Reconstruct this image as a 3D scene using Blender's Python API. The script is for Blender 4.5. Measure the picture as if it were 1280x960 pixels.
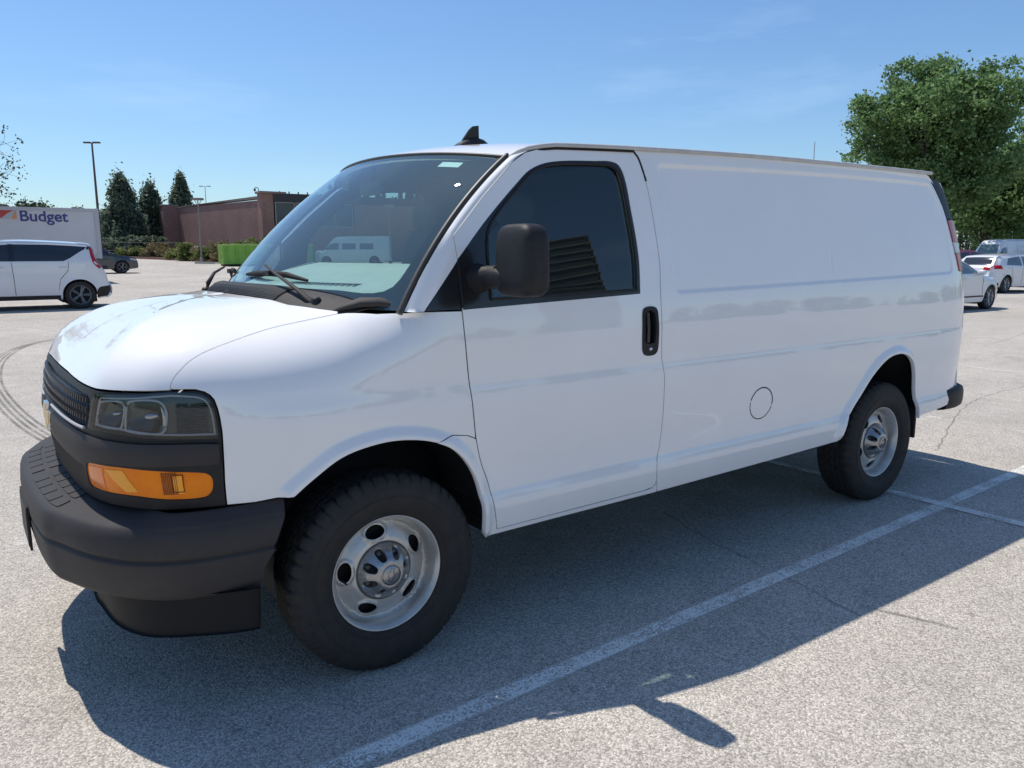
import bpy, math, random
import numpy as np
from mathutils.geometry import delaunay_2d_cdt
from mathutils import Vector, Matrix, noise
random.seed(7); rng=np.random.default_rng(7)
SC=bpy.context.scene
for o in list(bpy.data.objects): bpy.data.objects.remove(o)
# ------------------------------------------------------------------ camera
cd=bpy.data.cameras.new('camera'); cam=bpy.data.objects.new('camera',cd); SC.collection.objects.link(cam)
CP=np.array([-1.21759957,-3.44179680,1.54949732]); YAW,PITCH,ROLL=0.626163954,0.166571777,-0.002874181
fw=Vector((math.sin(YAW)*math.cos(PITCH),math.cos(YAW)*math.cos(PITCH),-math.sin(PITCH)))
rt=Vector((math.cos(YAW),-math.sin(YAW),0)); up=rt.cross(fw)
rt2=math.cos(ROLL)*rt+math.sin(ROLL)*up; up2=-math.sin(ROLL)*rt+math.cos(ROLL)*up
M4=Matrix((rt2,up2,-fw)).transposed().to_4x4(); M4.translation=Vector(CP.tolist()); cam.matrix_world=M4
cd.sensor_fit='HORIZONTAL'; cd.sensor_width=36; cd.lens=961.735484/1280*36; cd.clip_start=.05; cd.clip_end=3000
SC.camera=cam
# ------------------------------------------------------------------ world, sun, exposure
sdir=Vector((-.125,.457,1.0)).normalized(); ELEV=math.asin(sdir.z); AZ=math.atan2(sdir.x,sdir.y)
wd=bpy.data.worlds.new('World'); SC.world=wd; wd.use_nodes=True; nt=wd.node_tree; nt.nodes.clear()
out=nt.nodes.new('ShaderNodeOutputWorld'); bg=nt.nodes.new('ShaderNodeBackground'); sky=nt.nodes.new('ShaderNodeTexSky')
sky.sky_type='NISHITA'; sky.sun_disc=False; sky.sun_elevation=ELEV; sky.sun_rotation=AZ; sky.air_density=1.15; sky.dust_density=.35; sky.ozone_density=2.2; sky.altitude=50
bg.inputs[1].default_value=.100
# a few thin high clouds, the same all round the sky
tc=nt.nodes.new('ShaderNodeTexCoord'); mp=nt.nodes.new('ShaderNodeMapping'); mp.inputs['Scale'].default_value=(1.2,2.0,9.0); mp.inputs['Rotation'].default_value=(.1,.1,.4)
nz=nt.nodes.new('ShaderNodeTexNoise'); nz.inputs['Scale'].default_value=1.6; nz.inputs['Detail'].default_value=7; nz.inputs['Roughness'].default_value=.62
cr=nt.nodes.new('ShaderNodeValToRGB'); cr.color_ramp.elements[0].position=.53; cr.color_ramp.elements[1].position=.82; cr.color_ramp.elements[1].color=(.30,.30,.30,1)
mx=nt.nodes.new('ShaderNodeMixRGB'); mx.inputs[2].default_value=(7.5,8.2,9.0,1)
L=nt.links.new
L(tc.outputs['Generated'],mp.inputs[0]);L(mp.outputs[0],nz.inputs[0]);L(nz.outputs[0],cr.inputs[0]);L(cr.outputs[0],mx.inputs[0]);L(sky.outputs[0],mx.inputs[1]);tn=nt.nodes.new('ShaderNodeMixRGB'); tn.blend_type='MULTIPLY'; tn.inputs[0].default_value=1; tn.inputs[2].default_value=(.68,.85,1.04,1); L(mx.outputs[0],tn.inputs[1]); L(tn.outputs[0],bg.inputs[0]);L(bg.outputs[0],out.inputs[0])
sl=bpy.data.lights.new('sun','SUN'); sl.energy=3.5; sl.angle=math.radians(.5); sl.color=(1,.935,.84)
so=bpy.data.objects.new('sun',sl); SC.collection.objects.link(so); so.rotation_euler=sdir.to_track_quat('Z','Y').to_euler(); so.location=(0,0,30)
SC.view_settings.view_transform='Standard'; SC.view_settings.look='None'; SC.view_settings.exposure=0.37; SC.view_settings.gamma=1
# ------------------------------------------------------------------ materials
MAT={}
def mat(name,col,rough=.5,metal=0,coat=0,coatr=.03,spec=.5,var=0,vscale=8,bump=0,bscale=60,col2=None,detail=4,coords='obj'):
    if name in MAT: return MAT[name]
    m=bpy.data.materials.new(name); m.use_nodes=True; n=m.node_tree.nodes; l=m.node_tree.links; b=n['Principled BSDF']
    b.inputs['Base Color'].default_value=(*col,1); b.inputs['Roughness'].default_value=rough; b.inputs['Metallic'].default_value=metal
    b.inputs['Coat Weight'].default_value=coat; b.inputs['Coat Roughness'].default_value=coatr; b.inputs['Specular IOR Level'].default_value=spec
    g=n.new('ShaderNodeNewGeometry'); src=g.outputs['Position']
    if coords=='obj': t=n.new('ShaderNodeTexCoord'); src=t.outputs['Object']
    if var or col2:
        z=n.new('ShaderNodeTexNoise'); z.inputs['Scale'].default_value=vscale; z.inputs['Detail'].default_value=detail; z.inputs['Roughness'].default_value=.6; l.new(src,z.inputs[0])
        r=n.new('ShaderNodeMapRange'); r.inputs[1].default_value=.3; r.inputs[2].default_value=.7; l.new(z.outputs[0],r.inputs[0])
        x=n.new('ShaderNodeMixRGB'); c2=col2 or tuple(min(1,c*(1-var)) for c in col)
        x.inputs[1].default_value=(*col,1); x.inputs[2].default_value=(*c2,1); l.new(r.outputs[0],x.inputs[0]); l.new(x.outputs[0],b.inputs['Base Color'])
    if bump:
        z=n.new('ShaderNodeTexNoise'); z.inputs['Scale'].default_value=bscale; z.inputs['Detail'].default_value=3; l.new(src,z.inputs[0])
        bp=n.new('ShaderNodeBump'); bp.inputs['Strength'].default_value=bump; bp.inputs['Distance'].default_value=.002; l.new(z.outputs[0],bp.inputs['Height']); l.new(bp.outputs[0],b.inputs['Normal'])
    MAT[name]=m; return m
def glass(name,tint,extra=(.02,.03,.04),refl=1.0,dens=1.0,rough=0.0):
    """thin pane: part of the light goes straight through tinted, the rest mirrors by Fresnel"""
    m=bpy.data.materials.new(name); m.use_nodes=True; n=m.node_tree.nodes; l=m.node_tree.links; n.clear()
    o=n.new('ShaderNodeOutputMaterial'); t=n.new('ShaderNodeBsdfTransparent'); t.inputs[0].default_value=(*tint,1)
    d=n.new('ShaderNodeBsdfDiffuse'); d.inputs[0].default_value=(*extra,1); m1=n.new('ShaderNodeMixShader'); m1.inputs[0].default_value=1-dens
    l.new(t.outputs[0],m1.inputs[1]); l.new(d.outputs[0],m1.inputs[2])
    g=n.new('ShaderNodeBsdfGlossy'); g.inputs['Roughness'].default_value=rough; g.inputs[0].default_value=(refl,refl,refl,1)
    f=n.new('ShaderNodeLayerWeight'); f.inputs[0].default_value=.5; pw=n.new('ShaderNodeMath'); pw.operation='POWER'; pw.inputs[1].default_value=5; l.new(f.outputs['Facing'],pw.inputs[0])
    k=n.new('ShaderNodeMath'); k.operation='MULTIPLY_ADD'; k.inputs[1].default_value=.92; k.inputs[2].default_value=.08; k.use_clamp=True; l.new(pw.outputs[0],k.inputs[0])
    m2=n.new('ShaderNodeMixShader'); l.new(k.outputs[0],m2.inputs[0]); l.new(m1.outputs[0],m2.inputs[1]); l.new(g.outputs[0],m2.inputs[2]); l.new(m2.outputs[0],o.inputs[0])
    MAT[name]=m; return m
mat('white_paint',(.90,.88,.855),.6,0,1,.03,.15,var=.03,vscale=3); MAT['white_paint'].node_tree.nodes['Principled BSDF'].inputs['Coat IOR'].default_value=1.75
mat('frit_black',(.006,.007,.008),1.0,0,0,0,0)
m=MAT['white_paint']; n=m.node_tree.nodes; l=m.node_tree.links; b=n['Principled BSDF']; z=n.new('ShaderNodeTexNoise'); z.inputs['Scale'].default_value=2.2; z.inputs['Detail'].default_value=2; t=n.new('ShaderNodeTexCoord'); l.new(t.outputs['Object'],z.inputs[0]); bp=n.new('ShaderNodeBump'); bp.inputs['Strength'].default_value=1; bp.inputs['Distance'].default_value=.004; l.new(z.outputs[0],bp.inputs['Height']); l.new(bp.outputs[0],b.inputs['Coat Normal'])
mat('white_wheel_paint',(.62,.61,.59),.32,.45,.3,.15,.5,var=.22,vscale=7,col2=(.42,.395,.35))
mat('black_plastic',(.028,.027,.028),.5,0,0,0,.22,var=.25,vscale=30,bump=.25,bscale=900)
mat('bumper_plastic',(.045,.042,.042),.55,0,0,0,.16,var=.3,vscale=4,bump=.35,bscale=1100,col2=(.058,.053,.052))
mat('smooth_black',(.014,.014,.016),.22,0,.3,.1)
mat('grey_trim',(.060,.058,.052),.45,0,0,0,.5,var=.3,vscale=30)
mat('rail_paint',(.60,.58,.55),.45,0,.3,.1,.5,var=.25,vscale=14)
mat('dark_liner',(.012,.012,.013),.85)
mat('well_liner',(.030,.031,.033),.6,bump=.3,bscale=200)
mat('dam_plastic',(.016,.016,.017),.6,0,0,0,.15)  # darker than the bumper: the shade below it is put into the colour
mat('rubber',(.022,.021,.021),.72,0,0,0,.35,var=.35,vscale=22,bump=.3,bscale=500,col2=(.036,.032,.029))
mat('steel',(.42,.41,.40),.30,1.0,0,0,.5,var=.3,vscale=20)
mat('hub_plastic',(.40,.40,.40),.27,.75,.2,.1,.5,var=.2,vscale=30)
mat('engraved',(.03,.03,.03),.6)
mat('chrome',(.6,.6,.62),.12,1)
mat('reflector',(.10,.125,.12),.14,.9)
mat('lamp_housing',(.085,.09,.09),.35,.3)
mat('gold',(.62,.47,.20),.32,.7)
mat('silver_edge',(.50,.50,.51),.35,.3)
mat('dash_plastic',(.56,.57,.52),.7,var=.15,vscale=6)
mat('cab_dark',(.055,.058,.062),.85)
mat('seat_cloth',(.10,.10,.105),.9)
mat('sticker_white',(.75,.80,.76),.6)
mat('dark_grille_bar',(.020,.020,.022),.35,0,0,0,.6)
def lens(name,col,rough=.25,emit=None):
    m=mat(name,col,rough,0,.25,.05,.3); return m
mat('amber_lens',(1.0,.27,.0),.3,0,.15,.05,.25,var=.25,vscale=14,col2=(.88,.19,.0)); mat('amber_mid',(.90,.20,.002),.22,0,.35,.05); mat('amber_bright',(1.0,.38,.01),.22,0,.35,.05); mat('amber_dark',(.36,.09,.004),.3); lens('red_lens',(.42,.006,.012)); lens('clear_lens_white',(.62,.60,.58))
glass('windshield_glass',(.72,.91,.88),(.26,.42,.50),1.0,.84)  # bluish diffuse share paints the sky's reflection into the pane
glass('door_glass',(.50,.62,.60),(.008,.012,.014),1.0,.96)
glass('headlight_lens',(.70,.74,.74),(.03,.03,.03),.6,.995,.01)
glass('light_glass',(.72,.82,.80),(.02,.03,.03),1.0,.96)
# ------------------------------------------------------------------ mesh helpers
def link(o,parent=None):
    SC.collection.objects.link(o)
    if parent is not None: o.parent=parent
    return o
def mk(name,V,F,m=None,parent=None,smooth=False,normals=None):
    me=bpy.data.meshes.new(name); V=np.asarray(V,float)
    me.from_pydata(V.tolist(),[],[list(map(int,f)) for f in F]) if not isinstance(F,np.ndarray) else fast(me,V,F)
    if smooth or normals is not None: me.polygons.foreach_set('use_smooth',[True]*len(me.polygons))
    me.update()
    if normals is not None: me.normals_split_custom_set_from_vertices(np.asarray(normals,float).tolist())
    if m: me.materials.append(MAT[m] if isinstance(m,str) else m)
    o=bpy.data.objects.new(name,me); return link(o,parent)
def fast(me,V,F):
    n,k=F.shape; me.vertices.add(len(V)); me.vertices.foreach_set('co',V.astype(np.float32).ravel())
    me.loops.add(n*k); me.loops.foreach_set('vertex_index',F.astype(np.int32).ravel()); me.polygons.add(n)
    me.polygons.foreach_set('loop_start',np.arange(0,n*k,k,dtype=np.int32)); me.polygons.foreach_set('loop_total',np.full(n,k,dtype=np.int32)); me.update(calc_edges=True)
def tag(o,label=None,cat=None,group=None,kind=None):
    if label: o['label']=label
    if cat: o['category']=cat
    if group: o['group']=group
    if kind: o['kind']=kind
    return o
def empty(name,loc=(0,0,0),rz=0):
    o=bpy.data.objects.new(name,None); link(o); o.location=loc; o.rotation_euler=(0,0,rz); o.empty_display_size=.2; return o
class MB:
    def __init__(s): s.V=[];s.F=[];s.S=[]
    def add(s,V,F,sm=False):
        b=len(s.V); s.V+=[tuple(map(float,v)) for v in V]; s.F+=[tuple(b+i for i in f) for f in F]; s.S+=[sm]*len(F)
    def box(s,c,h,rz=0,ax=None):
        c=Vector(c); X,Y,Z=(Vector((math.cos(rz),math.sin(rz),0)),Vector((-math.sin(rz),math.cos(rz),0)),Vector((0,0,1))) if ax is None else ax
        V=[c+X*(a*h[0])+Y*(b*h[1])+Z*(d*h[2]) for a in(-1,1) for b in(-1,1) for d in(-1,1)]
        s.add(V,[(0,1,3,2),(4,6,7,5),(0,4,5,1),(2,3,7,6),(0,2,6,4),(1,5,7,3)])
    def tube(s,P,r,n=8,cap=True,sm=True,flat=1.0,upv=(0,0,1)):
        P=[Vector(p) for p in P]; R=r if isinstance(r,(list,tuple)) else [r]*len(P); rings=[]
        for i,p in enumerate(P):
            t=(P[min(i+1,len(P)-1)]-P[max(i-1,0)]).normalized(); a=Vector(upv)
            if abs(t.dot(a))>.95: a=Vector((1,0,0))
            x=t.cross(a).normalized(); y=x.cross(t)
            rings.append([p+x*(R[i]*math.cos(k*2*math.pi/n))+y*(R[i]*flat*math.sin(k*2*math.pi/n)) for k in range(n)])
        V=[v for q in rings for v in q]; F=[(i*n+k,i*n+(k+1)%n,(i+1)*n+(k+1)%n,(i+1)*n+k) for i in range(len(P)-1) for k in range(n)]
        s.add(V,F,sm)
        if cap: s.add(rings[0],[tuple(range(n-1,-1,-1))]); s.add(rings[-1],[tuple(range(n))])
    def prism(s,pts,d0,d1,fn):   # pts 2d polygon, fn(a,b,depth)->xyz
        n=len(pts); V=[fn(a,b,d0) for a,b in pts]+[fn(a,b,d1) for a,b in pts]
        s.add(V,[tuple(range(n)),tuple(range(2*n-1,n-1,-1))]+[(i,i+n,(i+1)%n+n,(i+1)%n) for i in range(n)])
    def lathe(s,prof,c,ax='y',n=48,sm=True,sgn=1):  # prof (r,d)
        V=[];c=Vector(c)
        for r,d in prof:
            for k in range(n):
                t=k*2*math.pi/n; V.append((c.x+r*math.cos(t),c.y+d*sgn,c.z+r*math.sin(t)) if ax=='y' else (c.x+r*math.cos(t),c.y+r*math.sin(t),c.z+d))
        s.add(V,[(i*n+k,i*n+(k+1)%n,(i+1)*n+(k+1)%n,(i+1)*n+k) for i in range(len(prof)-1) for k in range(n)],sm)
    def build(s,name,m,parent=None,auto=False):
        me=bpy.data.meshes.new(name); me.from_pydata(s.V,[],s.F); me.polygons.foreach_set('use_smooth',s.S); me.update()
        me.materials.append(MAT[m] if isinstance(m,str) else m); return link(bpy.data.objects.new(name,me),parent)
def norm(a): return a/np.maximum(np.linalg.norm(a,axis=-1,keepdims=True),1e-12)
def dens(P,step,closed=True):
    P=np.asarray(P,float); out=[]
    n=len(P)
    for i in range(n if closed else n-1):
        a,b=P[i],P[(i+1)%n]; k=max(1,int(np.ceil(np.hypot(*(b-a))/step))); out+= [a+(b-a)*j/k for j in range(k)]
    if not closed: out.append(P[-1])
    return np.array(out)
def smoothpoly(P,step=.01,keep=None,closed=True):
    """Catmull-Rom through P; indexes in keep stay corners"""
    P=np.asarray(P,float);n=len(P);keep=set(keep or []);out=[]
    for i in range(n if closed else n-1):
        p1,p2=P[i],P[(i+1)%n]
        p0=P[(i-1)%n] if (closed or i>0) else 2*p1-p2
        p3=P[(i+2)%n] if (closed or i<n-2) else 2*p2-p1
        if i in keep: p0=2*p1-p2
        if (i+1)%n in keep: p3=2*p2-p1
        d=max(np.hypot(*(p2-p1)),1e-9); m1=(p2-p0)/max(np.hypot(*(p2-p0)),1e-9)*d; m2=(p3-p1)/max(np.hypot(*(p3-p1)),1e-9)*d
        k=max(1,int(np.ceil(d/step)))
        for j in range(k):
            t=j/k; out.append((2*t**3-3*t*t+1)*p1+(t**3-2*t*t+t)*m1+(-2*t**3+3*t*t)*p2+(t**3-t*t)*m2)
    if not closed: out.append(P[-1])
    return np.array(out)
def area(P): x,y=P[:,0],P[:,1]; return .5*np.sum(x*np.roll(y,-1)-np.roll(x,-1)*y)
def inset(P,g):
    if area(P)<0: P=P[::-1]
    a=P-np.roll(P,1,0); b=np.roll(P,-1,0)-P; na=norm(np.stack([-a[:,1],a[:,0]],1)); nb=norm(np.stack([-b[:,1],b[:,0]],1))
    m=na+nb; m=m/np.maximum((m*na).sum(1,keepdims=True),.35)*1.0
    return P+m*g
def inside(P,Q):
    x,y=Q[:,0],Q[:,1]; r=np.zeros(len(Q),bool); j=len(P)-1
    for i in range(len(P)):
        xi,yi=P[i];xj,yj=P[j]
        if yi!=yj:
            c=((yi>y)!=(yj>y))&(x<(xj-xi)*(y-yi)/(yj-yi)+xi); r^=c
        j=i
    return r
def sdist(P,Q,closed=True):
    """distance of points Q to polyline P"""
    d=np.full(len(Q),1e9); n=len(P)
    for i in range(n if closed else n-1):
        a=P[i];b=P[(i+1)%n];ab=b-a;t=np.clip(((Q-a)@ab)/max(ab@ab,1e-12),0,1); e=Q-(a+t[:,None]*ab); d=np.minimum(d,e[:,0]**2+e[:,1]**2)
    return np.sqrt(d)
def panel(name,F,outer,m,parent=None,holes=(),res=.04,off=0,disp=None,gap=0,flange=.02,step=None,lines=(),rows=(),noflange=None,flip=False,mirror=True,e=.002,back=None,both=True,hgap=0,fin=None):
    step=step or res*.6
    O=dens(outer,step)
    if gap: O=dens(inset(O,gap),step)
    HS=[dens(inset(dens(h,step),-hgap) if hgap else h,step) for h in holes]
    lo,hi=O.min(0),O.max(0)
    gx=np.arange(lo[0]+res/2,hi[0],res); gy=np.arange(lo[1]+res/2,hi[1],res); G=np.array(np.meshgrid(gx,gy)).reshape(2,-1).T
    G=G+((np.round((G[:,1]-lo[1])/res)%2)*res*.35)[:,None]*[1,0]
    ex=[np.asarray(q) for q in lines]
    for r in rows: xs=np.arange(lo[0],hi[0],res*.7); ex.append(np.stack([xs,np.full(len(xs),r)],1))
    def ok(Q,dmin):
        k=inside(O,Q)&(sdist(O,Q)>dmin)
        for h in HS: k&=~inside(h,Q)&(sdist(h,Q)>dmin)
        return Q[k]
    G=ok(G,res*.35)
    if ex:
        E_=ok(np.concatenate(ex),step*.3)
        if len(E_):
            keep=np.ones(len(G),bool)
            for s0 in range(0,len(G),500):
                g=G[s0:s0+500]; keep[s0:s0+500]=(((g[:,None]-E_[None])**2).sum(-1).min(1)>(res*.45)**2)
            G=np.concatenate([G[keep],E_])
    pts=[O]+HS+[G]; allp=np.concatenate(pts); edges=[];b=0
    for q in [O]+HS: edges+=[(b+i,b+(i+1)%len(q)) for i in range(len(q))]; b+=len(q)
    vs,_,fs,*_r=delaunay_2d_cdt([Vector(p) for p in allp],edges,[],0,1e-7)
    UV=np.array([tuple(v) for v in vs]); T=np.array([f for f in fs if len(f)==3])
    c=UV[T].mean(1); k=inside(O,c)
    for h in HS: k&=~inside(h,c)
    T=T[k]
    a=UV[T]; ar=(a[:,1,0]-a[:,0,0])*(a[:,2,1]-a[:,0,1])-(a[:,2,0]-a[:,0,0])*(a[:,1,1]-a[:,0,1]); T=T[np.abs(ar)>1e-10]; ar=ar[np.abs(ar)>1e-10]
    T[ar<0]=T[ar<0][:,::-1]
    used=np.unique(T); mp=-np.ones(len(UV),int); mp[used]=np.arange(len(used)); UV=UV[used]; T=mp[T]
    sg=-1 if flip else 1
    def N0(u,v):
        du=F(u+e,v)-F(u-e,v); dv=F(u,v+e)-F(u,v-e); return norm(np.cross(du,dv))*sg
    def Gf(u,v):
        P=F(u,v); D=off+(disp(u,v) if disp else 0)
        if disp is None and off==0: return P
        return P+N0(u,v)*np.broadcast_to(D,u.shape)[...,None]
    u,v=UV[:,0],UV[:,1]; P=Gf(u,v); n2=norm(np.cross(Gf(u+e,v)-Gf(u-e,v),Gf(u,v+e)-Gf(u,v-e)))*sg
    if flip: T=T[:,::-1]
    V=[P];N=[n2];Fc=[T]
    if flange:
        E2={}
        for t in T:
            for i in range(3): E2[(t[i],t[(i+1)%3])]=1
        be=[(a_,b_) for a_,b_ in E2 if (b_,a_) not in E2]
        if noflange is not None: be=[(a_,b_) for a_,b_ in be if not(noflange(*UV[a_]) and noflange(*UV[b_]))]
        be=np.array(be)
        if len(be):
            A,Bv=P[be[:,0]],P[be[:,1]]; NA,NB=n2[be[:,0]],n2[be[:,1]]; tn=norm(Bv-A); on=norm(np.cross(tn,(NA+NB)/2))
            r=.0025 if abs(flange)>.006 else .0
            base=len(P); k=len(be)
            V+=[A,Bv,A-NA*flange,Bv-NB*flange]; N+=[norm(on+NA*.6),norm(on+NB*.6),on,on]
            i=np.arange(k); Q1=np.stack([base+i,base+2*k+i,base+k+i],1); Q2=np.stack([base+k+i,base+2*k+i,base+3*k+i],1); Fc+=[Q1,Q2]
    V=np.concatenate(V);N=np.concatenate(N);Fc=np.concatenate(Fc)
    if fin: V=fin(V)
    o=mk(name,V,Fc,m,parent,normals=N)
    r=[o]
    if mirror: r.append(mk(name,V*[1,-1,1],Fc[:,::-1].copy(),m,parent,normals=N*[1,-1,1]))
    return r

# ---- body surfaces of the van (metres; x back, -y towards the camera side)
def pchip(xs,ys):
    xs=np.array(xs,float);ys=np.array(ys,float)
    h=np.diff(xs);d=np.diff(ys)/h
    m=np.zeros(len(xs));m[0]=d[0];m[-1]=d[-1]
    for i in range(1,len(xs)-1):
        if d[i-1]*d[i]>0:
            w1=2*h[i]+h[i-1];w2=h[i]+2*h[i-1];m[i]=(w1+w2)/(w1/d[i-1]+w2/d[i])
    def f(x):
        x=np.asarray(x,float);i=np.clip(np.searchsorted(xs,x)-1,0,len(h)-1)
        t=(x-xs[i])/h[i];tc=np.clip(t,0,1);H=h[i]
        y=(2*tc**3-3*tc**2+1)*ys[i]+(tc**3-2*tc**2+tc)*H*m[i]+(-2*tc**3+3*tc**2)*ys[i+1]+(tc**3-tc**2)*H*m[i+1]
        return y+np.where(t<0,m[0]*(t)*H,0)+np.where(t>1,m[-1]*(t-1)*H,0)
    return f
def sstep(x,a,b):
    t=np.clip((np.asarray(x,float)-a)/(b-a),0,1);return t*t*(3-2*t)
PLAN=np.array([(-.955,0),(-.95,.2),(-.938,.4),(-.913,.58),(-.865,.73),(-.785,.84),(-.68,.905),(-.54,.955),(-.38,.983),(-.2,.997),(0,1.003),(.4,1.005),(1.2,1.005),(2.4,1.005),(3.6,1.004),(4.1,.998),(4.30,.985),(4.42,.962),(4.52,.92),(4.59,.86),(4.63,.77),(4.655,.6),(4.67,.3),(4.675,0)])
def crspline(P,n=24):
    P=np.asarray(P,float);Q=np.vstack([2*P[0]-P[1],P,2*P[-1]-P[-2]])
    Q[0]=[P[0][0]+(P[1][0]-P[0][0]),-P[1][1]] if abs(P[0][1])<1e-9 else Q[0]
    Q[-1]=[P[-2][0],-P[-2][1]] if abs(P[-1][1])<1e-9 else Q[-1]
    out=[]
    for i in range(1,len(Q)-2):
        p0,p1,p2,p3=Q[i-1:i+3]
        t0=0;t1=t0+np.linalg.norm(p1-p0)**.5;t2=t1+np.linalg.norm(p2-p1)**.5;t3=t2+np.linalg.norm(p3-p2)**.5
        for t in np.linspace(t1,t2,n,endpoint=False):
            A1=(t1-t)/(t1-t0)*p0+(t-t0)/(t1-t0)*p1;A2=(t2-t)/(t2-t1)*p1+(t-t1)/(t2-t1)*p2;A3=(t3-t)/(t3-t2)*p2+(t-t2)/(t3-t2)*p3
            B1=(t2-t)/(t2-t0)*A1+(t-t0)/(t2-t0)*A2;B2=(t3-t)/(t3-t1)*A2+(t-t1)/(t3-t1)*A3
            out.append((t2-t)/(t2-t1)*B1+(t-t1)/(t2-t1)*B2)
    out.append(P[-1]);return np.array(out)
_pl=crspline(PLAN);_s=np.r_[0,np.cumsum(np.hypot(*np.diff(_pl,axis=0).T))]
U0=float(np.interp(0,_pl[:,0],_s))   # u where X=0
UMAX=_s[-1]
w=pchip([.2,.38,.42,.47,.52,.56,.59,.62,.66,.8,.95,.985,1.03,1.06,1.09,1.2,1.3,1.36,1.5,1.65,1.8,1.9,2.0,2.06,2.2],
        [.93,.955,.974,.989,.999,1.003,.998,.989,.9885,.998,1.005,1.0062,1.003,.9982,.9975,.998,.991,.984,.961,.934,.905,.885,.865,.853,.82])
dxf=pchip([.4,.7,.85,1.0,1.15,1.3,2],[.03,.025,0,.0,.03,.08,.3])
dxr=pchip([.4,1.2,1.4,1.7,1.9,2.05,2.2],[0,0,-.02,-.08,-.15,-.24,-.4])
def Pside(u,z):
    x=np.interp(u,_s,_pl[:,0]);y=np.interp(u,_s,_pl[:,1])
    bf=1-sstep(x,-.95,-.3);br=sstep(x,3.4,4.4)
    return np.stack(np.broadcast_arrays(x+dxf(z)*bf+dxr(z)*br,-y*w(z)/1.005,z),-1)
hz=pchip([-.3,-.15,0,.2,.5],[1.38,1.398,1.412,1.42,1.43])
nn=pchip([-.955,-.86,-.6,-.2,.1,.4],[1.85,1.9,2.5,4.0,7,9])
mm=pchip([-.955,-.925,-.86,-.7,-.45,-.2,.1,.4],[2.1,2.4,3.4,3.5,2.9,2.7,4.2,5])
def anchor(x): return -.3+np.logaddexp(0,(x+.3)/.08)*.08
def Q(u,t):   # t 0..1 angle
    u,t=np.broadcast_arrays(np.asarray(u,float),np.asarray(t,float))
    b=Pside(u,np.full(u.shape,1.0));x=b[...,0];ax=anchor(x);h=hz(ax)
    n=nn(x);m=mm(x);c=np.cos(t*np.pi/2);s=np.sin(t*np.pi/2)
    lo=np.zeros(u.shape);hi=np.full(u.shape,1.6)
    for _ in range(34):
        r=(lo+hi)/2;f=(r*c)**n+(r*s)**m-1;lo=np.where(f<0,r,lo);hi=np.where(f<0,hi,r)
    rho=lo*c;ze=lo*s;z=1+(h-1)*ze
    ww=w(np.minimum(z,1.3))/w(1.0)
    k=sstep(x,-.7,-.3)
    X=ax+(x-ax)*rho;Y=b[...,1]*rho*(1+(ww-1)*k)
    return np.stack([X,Y,z],-1)
def B(u,v):
    u,v=np.broadcast_arrays(np.asarray(u,float),np.asarray(v,float))
    a=Pside(u,np.minimum(v,1.0));q=Q(u,np.clip((v-1)/.5,0,1))
    x=np.interp(u,_s,_pl[:,0]); k=sstep(x,.0,.28)[...,None]
    q=q*(1-k)+Pside(u,q[...,2])*k
    return np.where((v<=1)[...,None],a,q)
def vz(u,z):
    """v of body surface B at height z (above the flank's widest line)"""
    if z<=1: return z
    lo,hi=1.0,1.5
    for _ in range(40):
        m=(lo+hi)/2
        if B(u,m)[...,2]<z: lo=m
        else: hi=m
    return lo
zr=pchip([.6,1.35,2.5,4.03,4.4],[1.98,2.015,2.045,2.058,2.058])
def WS(a,b):
    a,b=np.broadcast_arrays(np.asarray(a,float),np.asarray(b,float))
    yb=a*.93;yt=a*.83
    base=np.stack([-.25+.42*yb**2,yb,1.36-.012*a**2],-1);top=np.stack([.44+.322*yt**2,yt,1.994-.0545*yt**2-.0328*yt**4],-1)
    b_=b[...,None];return base*(1-b_)+top*b_+np.array([-.7,0,.7])*(.042*4*b*(1-b))[...,None]
def ROOF(a,b):  # a = lateral metres/.86, b = metres back
    a,b=np.broadcast_arrays(np.asarray(a,float),np.asarray(b,float)); a=a/.86; b=b/3.93
    yt=a*.83;xh=.44+.322*yt**2;zh=1.994-.0545*yt**2-.0328*yt**4;xr=4.40-.30*np.abs(a)**4
    x=xh+(xr-xh)*b;e=1-np.exp(-(x-xh)/.15);zt=zr(x)+.078*(1-np.abs(a)**2.6)
    z=zh*(1-e)+zt*e-.09*sstep(b,.93,1.02)**2
    y=a*(.83+.034*sstep(x,.6,.95)-.03*sstep(x,3.8,4.4))
    return np.stack([x,y,z],-1)

# ================================================================== THE VAN
van=empty('cargo_van'); tag(van,'large white cargo van with black bumper and steel wheels filling the foreground','van')
HL=[(.69,1.093),(.978,1.107),(1.055,1.101),(1.083,1.093),(1.101,1.076),(1.110,1.052),(1.114,1.03),(1.118,.972),(.942,.979),(.807,.991),(.64,.994)]
HOODCUT=[(.978,1.110),(.986,1.132),(1.005,1.151),(1.039,1.176),(1.095,1.198),(1.218,1.226),(1.352,1.246),(1.477,1.253),(1.596,1.254)]
ARF=[(1.341,.749),(1.4,.794),(1.512,.862),(1.641,.890),(1.752,.889),(1.87,.863),(1.97,.81),(2.05,.709),(2.087,.599),(2.102,.464)]
ARR=[(4.624,.504),(4.653,.575),(4.78,.71),(4.888,.822),(5.038,.915),(5.18,.938),(5.307,.91),(5.384,.839),(5.454,.635),(5.509,.489)]
DF=[(2.021,1.344),(2.027,1.227),(2.041,1.073),(2.059,.915),(2.071,.83),(2.096,.737),(2.129,.656),(2.153,.542),(2.175,.448)]
DR=[(3.088,.496),(3.082,.576),(3.109,.661),(3.115,.828),(3.111,.968),(3.103,1.043),(3.096,1.081),(3.092,1.279),(3.094,1.398),(3.105,1.5),(3.098,1.649),(3.08,1.837),(3.045,1.969),(3.011,2.008)]
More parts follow.
